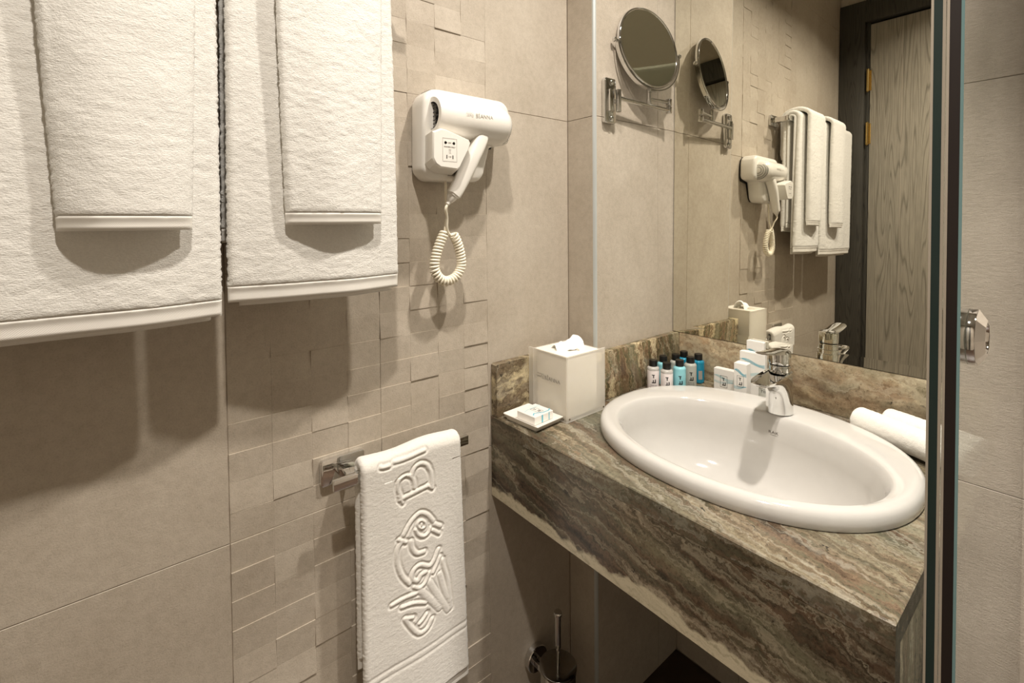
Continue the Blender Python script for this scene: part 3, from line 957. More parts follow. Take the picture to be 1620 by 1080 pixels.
towel('s', tw, hang_path(.126, .026, 1.2475, 1.515, ZRB + .014, .6), .016, -1.045, -.903, M['terry'], M['hem'], hem=.016,
      wave=wave_fn(.0025, 34, 2.0, .0012, z0=1.24, bulge=.016, yc=-.974, yw=.071), edge_fun=lambda Y, Z: Y - .012 * np.clip((Z - 1.25) / .4, 0, 1) * np.where(Y < -.975, 1, -.3))
tw = thing('hand_towel', (.08, -1.22, 1.2415), 'narrow white hand towel laid over the left bath towel', 'towel', 'narrow hand towels on the rack')
towel('s', tw, hang_path(.130, .026, 1.2425, 1.515, ZRB + .014, .6), .017, -1.283, -1.157, M['terry'], M['hem'], hem=.016,
      wave=wave_fn(.003, 30, .2, .0012, z0=1.24, bulge=.018, yc=-1.22, yw=.063), edge_fun=lambda Y, Z: Y - .014 * np.clip((Z - 1.25) / .3, 0, 1) * np.where(Y < -1.22, 1, -.6))

# lower bar and the embossed towel
ZLB = .822
lbar = thing('towel_bar', (0, -.932, ZLB), 'chrome lower towel bar with a square wall plate, open at its far end', 'towel bar')
square_bracket(lbar, -.932, .8155, bar_x=.058, y_bar=(-.966, -.7), arm_dy=0.004, bar_h=.0185, h=.046, w=.078)

EMB = {  # stroke lists on the towel face, in towel units (u to the right, v down), converted below
    'lines': [
        ([(10, 160), (24, 157), (44, 149)], 13), ([(68, 133), (130, 115), (196, 92)], 13),
        ([(88, 300), (150, 268), (206, 240)], 14), ([(84, 284), (100, 312)], 11), ([(205, 238), (226, 250)], 11),
        ([(92, 288), (80, 250), (86, 216), (106, 197), (130, 196), (146, 214), (150, 246)], 13),
        ([(140, 205), (150, 168), (174, 148), (204, 155), (221, 185), (222, 244)], 13),
        ([(104, 450), (124, 410), (148, 376), (174, 356), (202, 364), (226, 392)], 14),
        ([(160, 405), (166, 392), (178, 388), (190, 394), (194, 406), (188, 418), (176, 422), (165, 416), (160, 405)], 8), ([(177, 402), (177, 409)], 9),
        ([(152, 428), (164, 450), (186, 456), (206, 440), (214, 420)], 11),
        ([(230, 404), (256, 414)], 15), ([(224, 430), (250, 444)], 13),
        ([(96, 476), (78, 510), (74, 560), (86, 610), (104, 640), (124, 660)], 15), ([(82, 472), (112, 482)], 12),
        ([(132, 478), (136, 508), (156, 530), (186, 522)], 15),
        ([(246, 514), (228, 558), (206, 584), (168, 580), (142, 604), (136, 640), (158, 648), (172, 622), (192, 610)], 14),
        ([(206, 612), (192, 650), (166, 678), (142, 674)], 12), ([(222, 612), (238, 580), (252, 546)], 11),
        ([(262, 560), (266, 590), (281, 650), (291, 770)], 13),
        ([(52, 754), (96, 726), (150, 702)], 13), ([(92, 762), (140, 744), (188, 742)], 12),
        ([(168, 690), (206, 728), (244, 768)], 24), ([(206, 656), (240, 716), (279, 778)], 24), ([(248, 622), (266, 690), (288, 740)], 20),
        ([(104, 812), (130, 850), (160, 874), (194, 852), (214, 812)], 15), ([(106, 812), (136, 806)], 11), ([(162, 832), (178, 812), (192, 790)], 10),
    ]}
HXF = .078      # towel face
_C = np.array([.849, -1.2251, 1.2494])
def emb_uv(a, b):
    """towel-face coordinates (y, z) of an emblem point: the emblem is laid out in a 2.7 units per 1/755 rad sketch"""
    u, v = 600 + a / 2.7, 680 + b / 2.7
    d = _F + (u - 810) / FPX * _R - (v - 368.5351) / FPX * _U
    t = (HXF + .001 - _C[0]) / d[0]
    p = _C + t * d
    return p[1], p[2]
SEG, SEGW = [], []
for pts, w in EMB['lines']:
    P = catmull(pts, 4) if len(pts) > 2 else np.array(pts, float)
    Q = np.array([emb_uv(*p) for p in P])
    for i in range(len(Q) - 1):
        SEG.append((Q[i], Q[i + 1])); SEGW.append(w * .62 / 2.7 * 1.07e-3)
SEGA = np.array([q[0] for q in SEG]); SEGB = np.array([q[1] for q in SEG]); SEGW = np.array(SEGW)
def emboss(q):
    out = np.zeros(len(q))
    msk = (q[:, 0] > .06) & (q[:, 2] < .86)
    yz = q[msk][:, 1:3]
    best = np.full(len(yz), 1.0); h = np.zeros(len(yz))
    for a, b, w in zip(SEGA, SEGB, SEGW):
        ab = b - a
        t = np.clip(((yz - a) @ ab) / (ab @ ab + 1e-12), 0, 1)
        d = np.linalg.norm(yz - (a + t[:, None] * ab), axis=1)
        best = np.minimum(best, d)
        h = np.maximum(h, np.sqrt(np.clip(1 - (d / (w * 1.15)) ** 2, 0, 1)))
    sm = np.clip((.0085 - best) / .0022, 0, 1); sm = sm * sm * (3 - 2 * sm)
    val = -.0017 * sm + .0027 * h ** .9
    for zc_, wd in ((.468, .0022), (.455, .0022)):
        d = np.abs(yz[:, 1] - (zc_ + .0 * yz[:, 0]))
        val -= .0011 * np.clip(1 - d / (wd * 2), 0, 1)
    out[msk] = val
    return out
ht = thing('embossed_towel', (.058, -.815, .35), 'white towel embossed with a bird emblem, folded over the lower bar', 'towel')
def ht_wave(q):
    q = q.copy()
    q[:, 1] += .016 * np.clip((.80 - q[:, 2]) / .45, 0, 1) * np.clip((q[:, 1] + .92) / .2, 0, 1)
    q[:, 0] += .002 * np.sin(38 * q[:, 1] + 1.0) * np.clip((.83 - q[:, 2]) / .4, 0, 1)
    q[:, 2] += np.where(q[:, 2] > .80, .0022 * np.sin(46 * q[:, 1] + .5), 0)
    return q
towel('h', ht, hang_path(.0708, .0454, .352, .470, .826, 1.0), .0158, -.9245, -.7265, M['terry_emb'], M['hem'], step=.0013, ystep=.0013, hem=.020, pile=.6, wave=ht_wave, relief=emboss)

# ------------------------------------------------------------------ hair dryer on its wall holder
hd = thing('hair_dryer', (0, -.69, 1.33), 'white wall hair dryer in a holder with a shaver socket', 'hair dryer')
hold = [(-.792, 1.345), (-.790, 1.478), (-.778, 1.497), (-.762, 1.502), (-.602, 1.502), (-.588, 1.492), (-.582, 1.474), (-.582, 1.424), (-.590, 1.412), (-.636, 1.404),
        (-.652, 1.345), (-.664, 1.330), (-.775, 1.328)]
bm_obj('wall_gasket', prism_bm([(y + .006, z + .005 if z < 1.4 else z - .005) if y < -.7 else (y - .006, z + .004 if z < 1.4 else z - .004) for y, z in hold], 0, .0018, .0048), M['black'], hd)
bm_obj('holder', prism_bm(hold, 0, .005, .060, .011, 4), M['plastic'], hd, angle=60)
# barrel: along y, domed at the far end, open nozzle near the camera
BX, BZ = .064, 1.4475
prof = [(.0245, .010), (.0255, 0), (.0345, 0), (.0362, .0025), (.0372, .03), (.0385, .08), (.0398, .125), (.0402, .142), (.0385, .155), (.033, .166), (.022, .173), (.010, .1755), (.0008, .176)]
lathe_obj('barrel', prof, (BX, -.776, BZ), M['plastic'], hd, axis=(0, 1, -.02), n=48, angle=50)
nz = lathe_obj('nozzle', [(.0246, 0), (.0246, .011), (.021, .012), (.0008, .012)], (BX, -.7758, BZ), M['black'], hd, axis=(0, 1, -.02), n=36)
for rr in (.008, .0145, .0205):
    th_ = np.linspace(0, 2 * math.pi, 28, endpoint=False)
    tube_obj('grille_ring', np.c_[BX + rr * np.cos(th_), np.full(28, -.7705), BZ + rr * np.sin(th_)], .0009, M['black'], nz, 6, True)
bx_ = box('grille_bar', (BX - .022, -.7712, BZ - .0008), (BX + .022, -.7697, BZ + .0008), M['black'], nz)
# vent slots on the dome
vv = []
for rr, cnt in ((.0115, 16), (.0185, 26), (.0255, 36), (.031, 44)):
    yy = float(np.interp(rr, [.0008, .010, .022, .033, .0385], [-.600, -.6005, -.603, -.610, -.621]))
    for k in range(cnt):
        t_ = 2 * math.pi * k / cnt
        c_, s_ = math.cos(t_), math.sin(t_)
        w_, l_ = .0011, .0022
        q_ = [(-w_, -l_), (w_, -l_), (w_, l_), (-w_, l_)]
        pts = [(BX + (rr + b) * c_ - a * s_, BZ - .0035 + (rr + b) * s_ + a * c_) for a, b in q_]
        ys = [float(np.interp(math.hypot(p[0] - BX, p[1] - BZ + .0035), [.0008, .010, .022, .033, .0385], [-.600, -.6005, -.603, -.610, -.621])) + .0004 for p in pts]
        vv.append(([(p[0], y_, p[1]) for p, y_ in zip(pts, ys)], [(0, 1, 2, 3)]))
vs = obj('vent_slots', *join_raw(vv), M['black'], hd)
vs['kind'] = 'stuff'
# shaver socket pod
face = np.array([(-.8005, 1.409), (-.7835, 1.4165), (-.774, 1.4160), (-.7225, 1.4020), (-.7195, 1.396), (-.7245, 1.384), (-.7440, 1.349), (-.7500, 1.3445), (-.7860, 1.3465), (-.7955, 1.352), (-.8015, 1.362)])
cen = face.mean(0)
def ringx(sc, x, shift=(0, 0)):
    p = cen + (face - cen) * sc + np.array(shift)
    return np.c_[np.full(len(p), x), p]
v, f = loft([ringx(1.12, .050, (.020, -.002)), ringx(1.10, .056, (.018, -.002)), ringx(1.02, .102, (.002, 0)), ringx(.985, .1075), ringx(.93, .110), ringx(.4, .1105)], True, True)
pod = obj('socket_pod', v, f, M['plastic'], hd, smooth=True, angle=28)
XP = .1106
def on_pod(shape_v, y, z):
    return place2d(shape_v, (XP, y, z), (0, 1, 0), (0, 0, 1), (1, 0, 0))
items = []
pw, ph = .0148, .0205
fr_ = np.array([(-pw, ph), (pw, ph), (pw, -ph), (-pw, -ph), (-pw, ph), (pw, ph)], float)
for a, b in ((0, 1), (1, 2), (2, 3), (3, 4)):
    items.append(ribbon([fr_[a], fr_[b]], .0005))
PYc, PZc = -.7665, 1.379
V, Fq = join_raw(items)
obj('socket_outline', on_pod(V, PYc, PZc), Fq, M['ink_grey'], pod)
for sx in (-1, 1):
    a = np.linspace(0, 2 * math.pi, 16, endpoint=False)
    pts = np.c_[sx * .0088 + .0026 * np.cos(a), .0125 + .0026 * np.sin(a), np.full(16, .0002)]
    tri = np.array([(sx * .0088, .0152, .0002), (sx * .0052, .0125, .0002), (sx * .0088, .0098, .0002)])
    obj('socket_hole', on_pod(np.concatenate([pts, tri]), PYc, PZc), [tuple(range(16)), (16, 17, 18)], M['black'], pod)
    bx2 = np.array([(sx * .0064 - .0009, -.0125 - .0032, .0002), (sx * .0064 + .0009, -.0125 - .0032, .0002), (sx * .0064 + .0009, -.0125 + .0032, .0002), (sx * .0064 - .0009, -.0125 + .0032, .0002)])
    obj('socket_slot', on_pod(bx2, PYc, PZc), [(0, 1, 2, 3)], M['black'], pod)
for s_, z_, sz in (('230V', .0125, .0032), ('SHAVERS ONLY', .0052, .0034), ('110V', -.0125, .0032)):
    v, f = text_geo(s_, sz)
    obj('socket_lettering', on_pod(v + np.array([0, z_, .0002]), PYc, PZc), f, M['ink_grey'], pod)
# shaver symbol
sym = [ribbon([(-.002, .001), (.002, .001)], .0004), ribbon([(-.002, -.001), (.002, -.001)], .0004), ribbon([(-.002, .001), (-.002, -.001)], .0004), ribbon([(.002, .001), (.002, -.001)], .0004),
       ribbon([(-.0012, -.001), (-.0012, -.006)], .0004), ribbon([(.0012, -.001), (.0012, -.006)], .0004), ribbon([(-.0012, -.006), (.003, -.006)], .0004)]
V, Fq = join_raw(sym)
obj('shaver_symbol', on_pod(V, PYc, PZc), Fq, M['ink_grey'], pod)
# grey rating sticker on the holder below the handle
stk = box('rating_sticker', (.0601, -.7405, 1.338), (.0604, -.703, 1.362), M['sticker'], hd)
for s_, z_ in (('HAIR DRYER', 1.357), ('1200W  230V', 1.350), ('50Hz  CE', 1.343)):
    v, f = text_geo(s_, .0055)
    obj('sticker_lettering', place2d(v, (.0606, -.722, z_), (0, 1, 0), (0, 0, 1), (1, 0, 0)), f, M['ink'], stk)
# grip
gp = catmull([(.074, -.672, 1.425), (.077, -.682, 1.402), (.078, -.698, 1.372), (.076, -.717, 1.335), (.074, -.732, 1.308), (.073, -.7385, 1.298)], 8)
rings = []
for i, p in enumerate(gp):
    t = i / (len(gp) - 1)
    T_ = gp[min(i + 1, len(gp) - 1)] - gp[max(i - 1, 0)]; T_ /= np.linalg.norm(T_)
    a = np.array([1.0, 0, 0]); a = a - T_ * (a @ T_); a /= np.linalg.norm(a); b = np.cross(T_, a)
    w = lerp(.0150, .0118, t); dpt = lerp(.0175, .0135, t)
    if t > .93: w *= .86; dpt *= .86
    th_ = np.linspace(0, 2 * math.pi, 32, endpoint=False)
    c_, s_ = np.cos(th_), np.sin(th_)
    rings.append(p + np.sign(c_)[:, None] * (np.abs(c_) ** .6)[:, None] * dpt * a + np.sign(s_)[:, None] * (np.abs(s_) ** .6)[:, None] * w * b)
v, f = loft(rings)
grip = obj('grip', v, f, M['plastic'], hd, smooth=True, angle=50)
e = gp[-1]; dirg = gp[-1] - gp[-4]; dirg = dirg / np.linalg.norm(dirg)
lathe_obj('strain_relief', [(.0105, -.002), (.0095, .004), (.0065, .011), (.0045, .013), (.0042, .018), (.0028, .0185)], e, M['plastic'], grip, axis=dirg, n=20)
box('grip_switch', (.0655, -.6995, 1.375), (.0845, -.6955 + .012, 1.383), M['plastic'], grip, .0012)
# cord: straight leads and a coiled loop
lead1 = catmull([(.045, -.7365, 1.334), (.046, -.7365, 1.30), (.049, -.737, 1.262), (.052, -.7425, 1.240), (.052, -.743, 1.230)], 8)
tip = e + dirg * .017
lead2 = catmull([tip, tip + dirg * .008 + np.array([0, 0, -.004]), (.064, -.7455, 1.258), (.059, -.7430, 1.240), (.055, -.7375, 1.229), (.054, -.731, 1.224)], 8)
cordp = []
cordp.append(tube(lead1, .0026, 10)); cordp.append(tube(lead2, .0026, 10))
loop = catmull([(.052, -.7445, 1.229), (.051, -.7560, 1.205), (.050, -.7640, 1.180), (.050, -.7660, 1.160), (.050, -.7560, 1.142), (.050, -.7390, 1.1345),
                (.050, -.7180, 1.142), (.050, -.7060, 1.160), (.050, -.7065, 1.182), (.051, -.7140, 1.207), (.052, -.7250, 1.227)], 10)
d_ = np.r_[0, np.cumsum(np.linalg.norm(np.diff(loop, axis=0), axis=1))]
turns = 37
sN = np.linspace(0, d_[-1], turns * 14)
LP = np.stack([np.interp(sN, d_, loop[:, k]) for k in range(3)], 1)
TT = np.gradient(LP, axis=0); TT /= np.linalg.norm(TT, axis=1)[:, None]
ax_ = np.array([1.0, 0, 0])
UU = ax_ - TT * (TT @ ax_)[:, None]; UU /= np.linalg.norm(UU, axis=1)[:, None]
WW = np.cross(TT, UU)
ph_ = np.linspace(0, 2 * math.pi * turns, len(sN))
HX = LP + .0076 * (np.cos(ph_)[:, None] * UU + np.sin(ph_)[:, None] * WW)
cordp.append(tube(HX, .0026, 8))
for k_, c_ in enumerate(cordp):
    obj('cord', *c_, M['cord'], hd, smooth=True, angle=80)
# maker's lettering on the barrel: bend flat print round the cylinder
def bend_barrel(v, yc, ang0, r):
    a = ang0 + v[:, 1] / r
    return np.c_[BX + (r + v[:, 2]) * np.cos(a), yc + v[:, 0], BZ - .0015 + (r + v[:, 2]) * np.sin(a)]
v, f = text_geo('B\u0130ANNA', .0100, spacing=1.05)
obj('lettering', bend_barrel(v, -.683, .12, .0396), f, M['ink_soft'], hd)
mk = [ribbon(catmull([(-.009, .002), (-.006, .004), (-.003, .002), (-.006, -.001), (-.009, .002)], 6), .0006), ribbon(catmull([(-.002, .003), (.001, .004), (.003, .001), (0, -.002), (-.003, .001)], 6), .0006),
      ribbon(catmull([(.004, .004), (.008, .003), (.009, -.001), (.006, -.003), (.005, .001)], 6), .0006), ribbon(catmull([(-.008, -.002), (-.002, -.001), (.004, .001), (.008, -.004)], 6), .0006)]
V, Fq = join_raw(mk)
obj('emblem', bend_barrel(V * np.array([.85, .95, 1]) + np.array([0, 0, .0003]), -.7165, .13, .0393), Fq, M['ink_soft'], hd)

# ------------------------------------------------------------------ magnifying mirror on its folding arm
mm = thing('magnifying_mirror', (PX, -.305, 1.54), 'round chrome magnifying mirror on a folding wall arm', 'mirror')
PLY, PLZ = -.305, 1.5395
r = .007
pts = []
for (cy, cz, a0) in ((PLY + .0205 - r, PLZ + .0545 - r, 0), (PLY - .0205 + r, PLZ + .0545 - r, 90), (PLY - .0205 + r, PLZ - .0545 + r, 180), (PLY + .0205 - r, PLZ - .0545 + r, 270)):
    for k in range(5):
        t_ = math.radians(a0 + k * 22.5); pts.append((cy + r * math.cos(t_), cz + r * math.sin(t_)))
pl = bm_obj('wall_plate', prism_bm(pts, 0, PX + .0004, PX + .013, .003, 3), M['chrome'], mm)
for z in (PLZ + .043, PLZ - .043):
    lathe_obj('screw_cap', [(.0065, 0), (.0062, .003), (.004, .0052), (.0008, .006)], (PX + .0131, PLY + .002, z), M['chrome'], pl, axis=(1, 0, 0), n=20)
box('hinge_block', (PX + .0131, PLY - .013, PLZ - .027), (PX + .021, PLY + .004, PLZ + .025), M['chrome'], mm, .001)
hy = -.2905
lathe_obj('hinge_barrel', [(.001, -.027), (.006, -.027), (.0064, -.026), (.0064, .025), (.006, .026), (.001, .026)], (PX + .0245, hy, PLZ), M['chrome'], mm, n=24)
EL = np.array([.124, -.093, 1.552])
tube_obj('arm', [(PX + .026, hy, 1.545), (EL[0], EL[1] - .004, 1.541)], .0056, M['chrome'], mm, 16)
box('elbow', (EL[0] - .007, EL[1] - .006, EL[2] - .0195), (EL[0] + .007, EL[1] + .006, EL[2] - .0004), M['chrome'], mm, .003, 3)
box('elbow', (EL[0] - .007, EL[1] - .006, EL[2] + .0004), (EL[0] + .007, EL[1] + .006, EL[2] + .0195), M['chrome'], mm, .003, 3)
DC = np.array([.1145, -.1705, 1.6905])
n_ = np.array([.983, -.118, .139]); n_ /= np.linalg.norm(n_)
SB = np.array([.1155, -.1695, 1.556])
tube_obj('arm', [(EL[0] - .001, EL[1] - .005, 1.562), (SB[0], SB[1] + .004, 1.562)], .0048, M['chrome'], mm, 16)
lathe_obj('stem', [(.001, -.012), (.0066, -.012), (.007, -.011), (.007, .006), (.0062, .0065), (.0062, .026), (.001, .026)], SB, M['chrome'], mm, n=24)
e1 = np.array([.119, .993, 0]); e1 = e1 - n_ * (e1 @ n_); e1 /= np.linalg.norm(e1)
e2 = np.cross(n_, e1)
Rm = .1045
def disc(prof, n=72):
    return lathe(prof, DC, n_, n)
dk = obj('rim', *disc([(.0995, .0035), (.1015, .0062), (.1035, .0066), (.1062, .004), (.107, 0), (.1062, -.004), (.1035, -.0066), (.098, -.0068)]), M['chrome'], mm, smooth=True, angle=60)
def cap_prof(R_, h0, h1):
    return [(R_ * t, h0 + (h1 - h0) * (t * t)) for t in np.linspace(1, .002, 18)]
obj('front_glass', *disc(cap_prof(.0996, .0026, .0040)), M['mirror_small'], mm, smooth=True)
obj('back_glass', *disc([(.098, -.0067), (.05, -.0066), (.0005, -.0066)]), M['mirror_small'], mm, smooth=True, angle=40)
ring = [DC + .1125 * (math.cos(t) * e1 + math.sin(t) * e2) for t in np.linspace(math.pi, 2 * math.pi, 60)]
# flat band yoke
rings = []
for t in np.linspace(math.pi, 2 * math.pi, 60):
    rad = math.cos(t) * e1 + math.sin(t) * e2
    c_ = DC + .1125 * rad
    w_ = .0052
    rings.append(np.array([c_ + rad * .0014 + n_ * w_, c_ + rad * .0014 - n_ * w_, c_ - rad * .0014 - n_ * w_, c_ - rad * .0014 + n_ * w_]))
obj('yoke', *loft(rings), M['chrome'], mm, smooth=True, angle=40)
for sgn in (-1, 1):
    lathe_obj('pivot_knob', [(.002, -.006), (.002, .002), (.0052, .003), (.006, .006), (.0052, .009), (.002, .0105), (.0005, .0107)], DC + sgn * e1 * .1135, M['chrome'], mm, axis=sgn * e1, n=20)

# ------------------------------------------------------------------ tap
TX, TY, TZ = .4315, -.1640, ZC + .0284
tap = thing('basin_tap', (TX, TY, TZ), 'chrome single lever mixer tap at the back of the basin', 'tap')
def tap_ring(z, rx, rb, rf, n_=1.0, slope=0.0, num=48, lift=0.0):
    th_ = np.linspace(0, 2 * math.pi, num, endpoint=False)
    c_, s_ = np.cos(th_), np.sin(th_)
    e_ = np.where(s_ < 0, n_, 1.0)
    X = rx * np.sign(c_) * np.abs(c_) ** e_
    Yv = np.where(s_ < 0, rf, rb) * np.sign(s_) * np.abs(s_) ** e_
    zz = np.full(num, z) + np.where(Yv < 0, -slope * (-Yv), 0) + lift * 0
    return np.c_[TX + X, TY + Yv, TZ + zz]
rings = [tap_ring(.0004, .0255, .0255, .0262), tap_ring(.002, .0258, .0258, .0266), tap_ring(.018, .0250, .0250, .0275, .97), tap_ring(.036, .0243, .0243, .0310, .93), tap_ring(.050, .0240, .0240, .0375, .86),
         tap_ring(.060, .0238, .0238, .0490, .76), tap_ring(.068, .0237, .0237, .0660, .66), tap_ring(.074, .0237, .0237, .0850, .56, .02), tap_ring(.0785, .0237, .0237, .0975, .50, .04),
         tap_ring(.083, .0237, .0237, .1010, .46, .05), tap_ring(.0855, .0233, .0233, .1005, .46, .05), tap_ring(.0855, .0190, .0190, .0955, .46, .09), tap_ring(.0838, .0186, .0186, .094, .46, .10)]
v, f = loft(rings)
body = obj('body', v, f, M['chrome'], tap, smooth=True, angle=38)
lathe_obj('cartridge', [(.0205, .0), (.0205, .012), (.0192, .0125), (.0192, .0155)], (TX, TY, TZ + .0835), M['chrome'], tap, n=40)
lathe_obj('joint_ring', [(.0190, 0), (.0190, .0022), (.0185, .0022)], (TX, TY, TZ + .0988), M['black'], tap, n=40)
lev = obj('lever_cap', *lathe([(.0195, 0), (.0208, .0008), (.0210, .004), (.0210, .0235), (.0202, .0262), (.0185, .0275), (.001, .0285)], (TX, TY, TZ + .1012), n=40), M['chrome'], tap, smooth=True, angle=40)
# lever blade: broad, thin, rising a little to the front
rings = []
for t in np.linspace(0, 1, 9):
    yy = TY + .012 - .096 * t
    w_ = lerp(.0185, .0172, t) if t < .9 else .0135
    zt = TZ + .1285 + .006 * t + .004 * t * t
    th_b = lerp(.007, .0022, min(1, t * 1.15))
    rings.append(np.array([(TX - w_, yy, zt - th_b), (TX - w_ * .7, yy, zt + .0005), (TX, yy, zt + .0014), (TX + w_ * .7, yy, zt + .0005), (TX + w_, yy, zt - th_b), (TX + w_ * .6, yy, zt - th_b - .0016), (TX, yy, zt - th_b - .0022), (TX - w_ * .6, yy, zt - th_b - .0016)]))
obj('lever_blade', *loft(rings), M['chrome'], tap, smooth=True, angle=45)
lathe_obj('temperature_dot', [(.0028, 0), (.0026, .0005), (.0005, .0006)], (TX, TY - .0209, TZ + .114), M['chrome_satin'], lev, axis=(0, -1, 0), n=16)
lathe_obj('aerator', [(.011, 0), (.011, -.004), (.009, -.0045), (.0005, -.0045)], (TX, TY - .083, TZ + .0752), M['chrome_satin'], tap, n=24)
# maker's small lettering on the bowl under the tap
v, f = text_geo('RAK', .0105)
v2, f2 = text_geo('CERAMICS', .0032)
V, Fq = join_raw([(v, f), (v2 + np.array([0, -.0072, 0]), f2)])
# lay the print on the bowl's back slope (normal found on the bowl mesh itself)
def bowl_point(x, z_):
    """bowl surface y at the back for a given x and height (from the ring table)"""
    best = None
    for (cx, cy, ax, ay, n_, zz) in RG[15:]:
        pass
    zs = [r_[5] for r_ in RG[13:24]]
    ys = [r_[1] + r_[3] * max(0, 1 - abs((x - r_[0]) / r_[2]) ** (2 / r_[4])) ** (r_[4] / 2) for r_ in RG[13:24]]
    o_ = np.argsort(zs)
    return float(np.interp(z_, np.array(zs)[o_], np.array(ys)[o_]))
lx = .431
zz0 = -.010
pts = []
for p in V:
    zloc = zz0 + p[1] * .80
    pts.append((lx + p[0], bowl_point(lx + p[0], zloc) - .0006, ZC + zloc + .0003))
obj('lettering', pts, Fq, M['ink_grey'], basin)

# ------------------------------------------------------------------ tissue box
TBX0, TBX1, TBY0, TBY1, TBH = .0375, .1425, -.5045, -.3945, .143
tb = thing('tissue_box', (.09, -.45, ZC), 'frosted cream acrylic tissue box cover standing in the counter corner', 'tissue box')
z0 = ZC + .0006
core = bm_obj('inner_box', box_bm((TBX0 + .004, TBY0 + .004, z0 + .002), (TBX1 - .004, TBY1 - .004, z0 + TBH - .006), .007, 3), M['acrylic'], tb)
box('front_panel', (TBX0, TBY0, z0), (TBX1 - .0002, TBY0 + .0032, z0 + TBH - .001), M['acrylic_edge'], tb, .0006, 1)
box('side_panel', (TBX1 - .0032, TBY0 + .0034, z0), (TBX1, TBY1 + .016, z0 + TBH - .001), M['acrylic_edge'], tb, .0006, 1)
box('side_panel', (TBX0 - .0002, TBY0 + .0034, z0), (TBX0 + .003, TBY1 + .012, z0 + TBH - .001), M['acrylic_edge'], tb, .0006, 1)
box('front_panel', (TBX0 - .016, TBY0 + .0001, z0), (TBX0 - .0004, TBY0 + .0032, z0 + TBH - .001), M['acrylic_edge'], tb, .0006, 1)
box('back_panel', (TBX0 + .0032, TBY1 - .003, z0), (TBX1 - .0034, TBY1, z0 + TBH - .001), M['acrylic_edge'], tb, .0006, 1)
tcx, tcy = (TBX0 + TBX1) / 2, (TBY0 + TBY1) / 2
# lid with an oval opening
ho = sellipse(tcx, tcy, .036, .019, 1, 48)
def rect_of(p, hx, hy):
    d = p - np.array([tcx, tcy]); t = min(hx / max(abs(d[0]), 1e-9), hy / max(abs(d[1]), 1e-9)); return np.array([tcx, tcy]) + d * t
def rrect(hx, hy):
    r_ = np.array([rect_of(p, hx, hy) for p in ho])
    for c_ in ((-1, -1), (1, -1), (1, 1), (-1, 1)):
        q_ = np.array([tcx + c_[0] * hx, tcy + c_[1] * hy]); i = np.argmin(np.linalg.norm(r_ - q_, axis=1)); r_[i] = q_
    return r_
hx_, hy_ = (TBX1 - TBX0) / 2 - .004, (TBY1 - TBY0) / 2 - .004
zl = z0 + TBH - .0058
rings = [np.c_[ho, np.full(48, zl)], np.c_[ho, np.full(48, zl + .005)], np.c_[rrect(hx_ - .002, hy_ - .002), np.full(48, zl + .005)], np.c_[rrect(hx_, hy_), np.full(48, zl + .0035)], np.c_[rrect(hx_, hy_), np.full(48, zl)]]
v, f = loft(rings, False, False); f += [(4 * 48 + i, 4 * 48 + (i + 1) % 48, (i + 1) % 48, i) for i in range(48)]
obj('lid', v, f, M['acrylic'], tb, smooth=True, angle=30)
v, f = text_geo('B\u0130ANNA', .0125)
v2, f2 = text_geo('HOTEL', .0036)
mkV, mkF = join_raw([(V_ * np.array([1, 1, 1]) , F2_) for V_, F2_ in mk])
V, Fq = join_raw([(v + np.array([.0135, 0, 0]), f), (mkV * np.array([1.25, 1.4, 1]) + np.array([-.0245, .0006, 0]), mkF)])
obj('lettering', place2d(V, (.086, TBY0 - .0002, ZC + .0835), (1, 0, 0), (0, 0, 1), (0, -1, 0)), Fq, M['ink_grey'], tb)
for (x_, y_, ax_) in ((TBX1 - .009, TBY0 + .0001, (0, -1, 0)), (TBX1 + .0001, TBY0 + .009, (1, 0, 0)), (TBX1 + .0001, TBY1 + .009, (1, 0, 0))):
    lathe_obj('screw', [(.0022, 0), (.0020, .0008), (.0004, .001)], (x_, y_, ZC + .008), M['chrome_satin'], tb, axis=ax_, n=14)
# the tissue sheet drawn out of the slot
nu, nv = 26, 14
V = []
for i in range(nu):
    s_ = i / (nu - 1)
    for j in range(nv):
        t = j / (nv - 1)
        hgt = (.010 + .016 * s_ + .003 * math.sin(s_ * 9)) * (1 - (2 * t - 1) ** 2) ** .55
        V.append((tcx - .004 + (t - .5) * (.026 + .010 * s_) + .010 * (s_ - .5), tcy - .030 + .066 * s_ + .004 * math.sin(5 * t + 2 * s_), zl + .0035 + hgt + .0012 * math.sin(22 * s_ + 4 * t)))
Fq = [(i * nv + j, i * nv + j + 1, (i + 1) * nv + j + 1, (i + 1) * nv + j) for i in range(nu - 1) for j in range(nv - 1)]
V = np.array(V)
n0 = len(V)
Vb = V.copy(); Vb[:, 2] -= .0010; Vb[:, 2] = np.maximum(Vb[:, 2], zl + .002)
Fq += [tuple(n0 + k for k in q[::-1]) for q in Fq]
rim = [i * nv for i in range(nu)] + [(nu - 1) * nv + j for j in range(1, nv)] + [i * nv + nv - 1 for i in range(nu - 2, -1, -1)] + [j for j in range(nv - 2, 0, -1)]
Fq += [(rim[k], rim[(k + 1) % len(rim)], n0 + rim[(k + 1) % len(rim)], n0 + rim[k]) for k in range(len(rim))]
tis = obj('tissue', np.concatenate([V, Vb]), Fq, M['tissue'], None, smooth=True, angle=60)
tag(tis, 'white tissue sheet pulled up from the slot of the box', 'tissue')

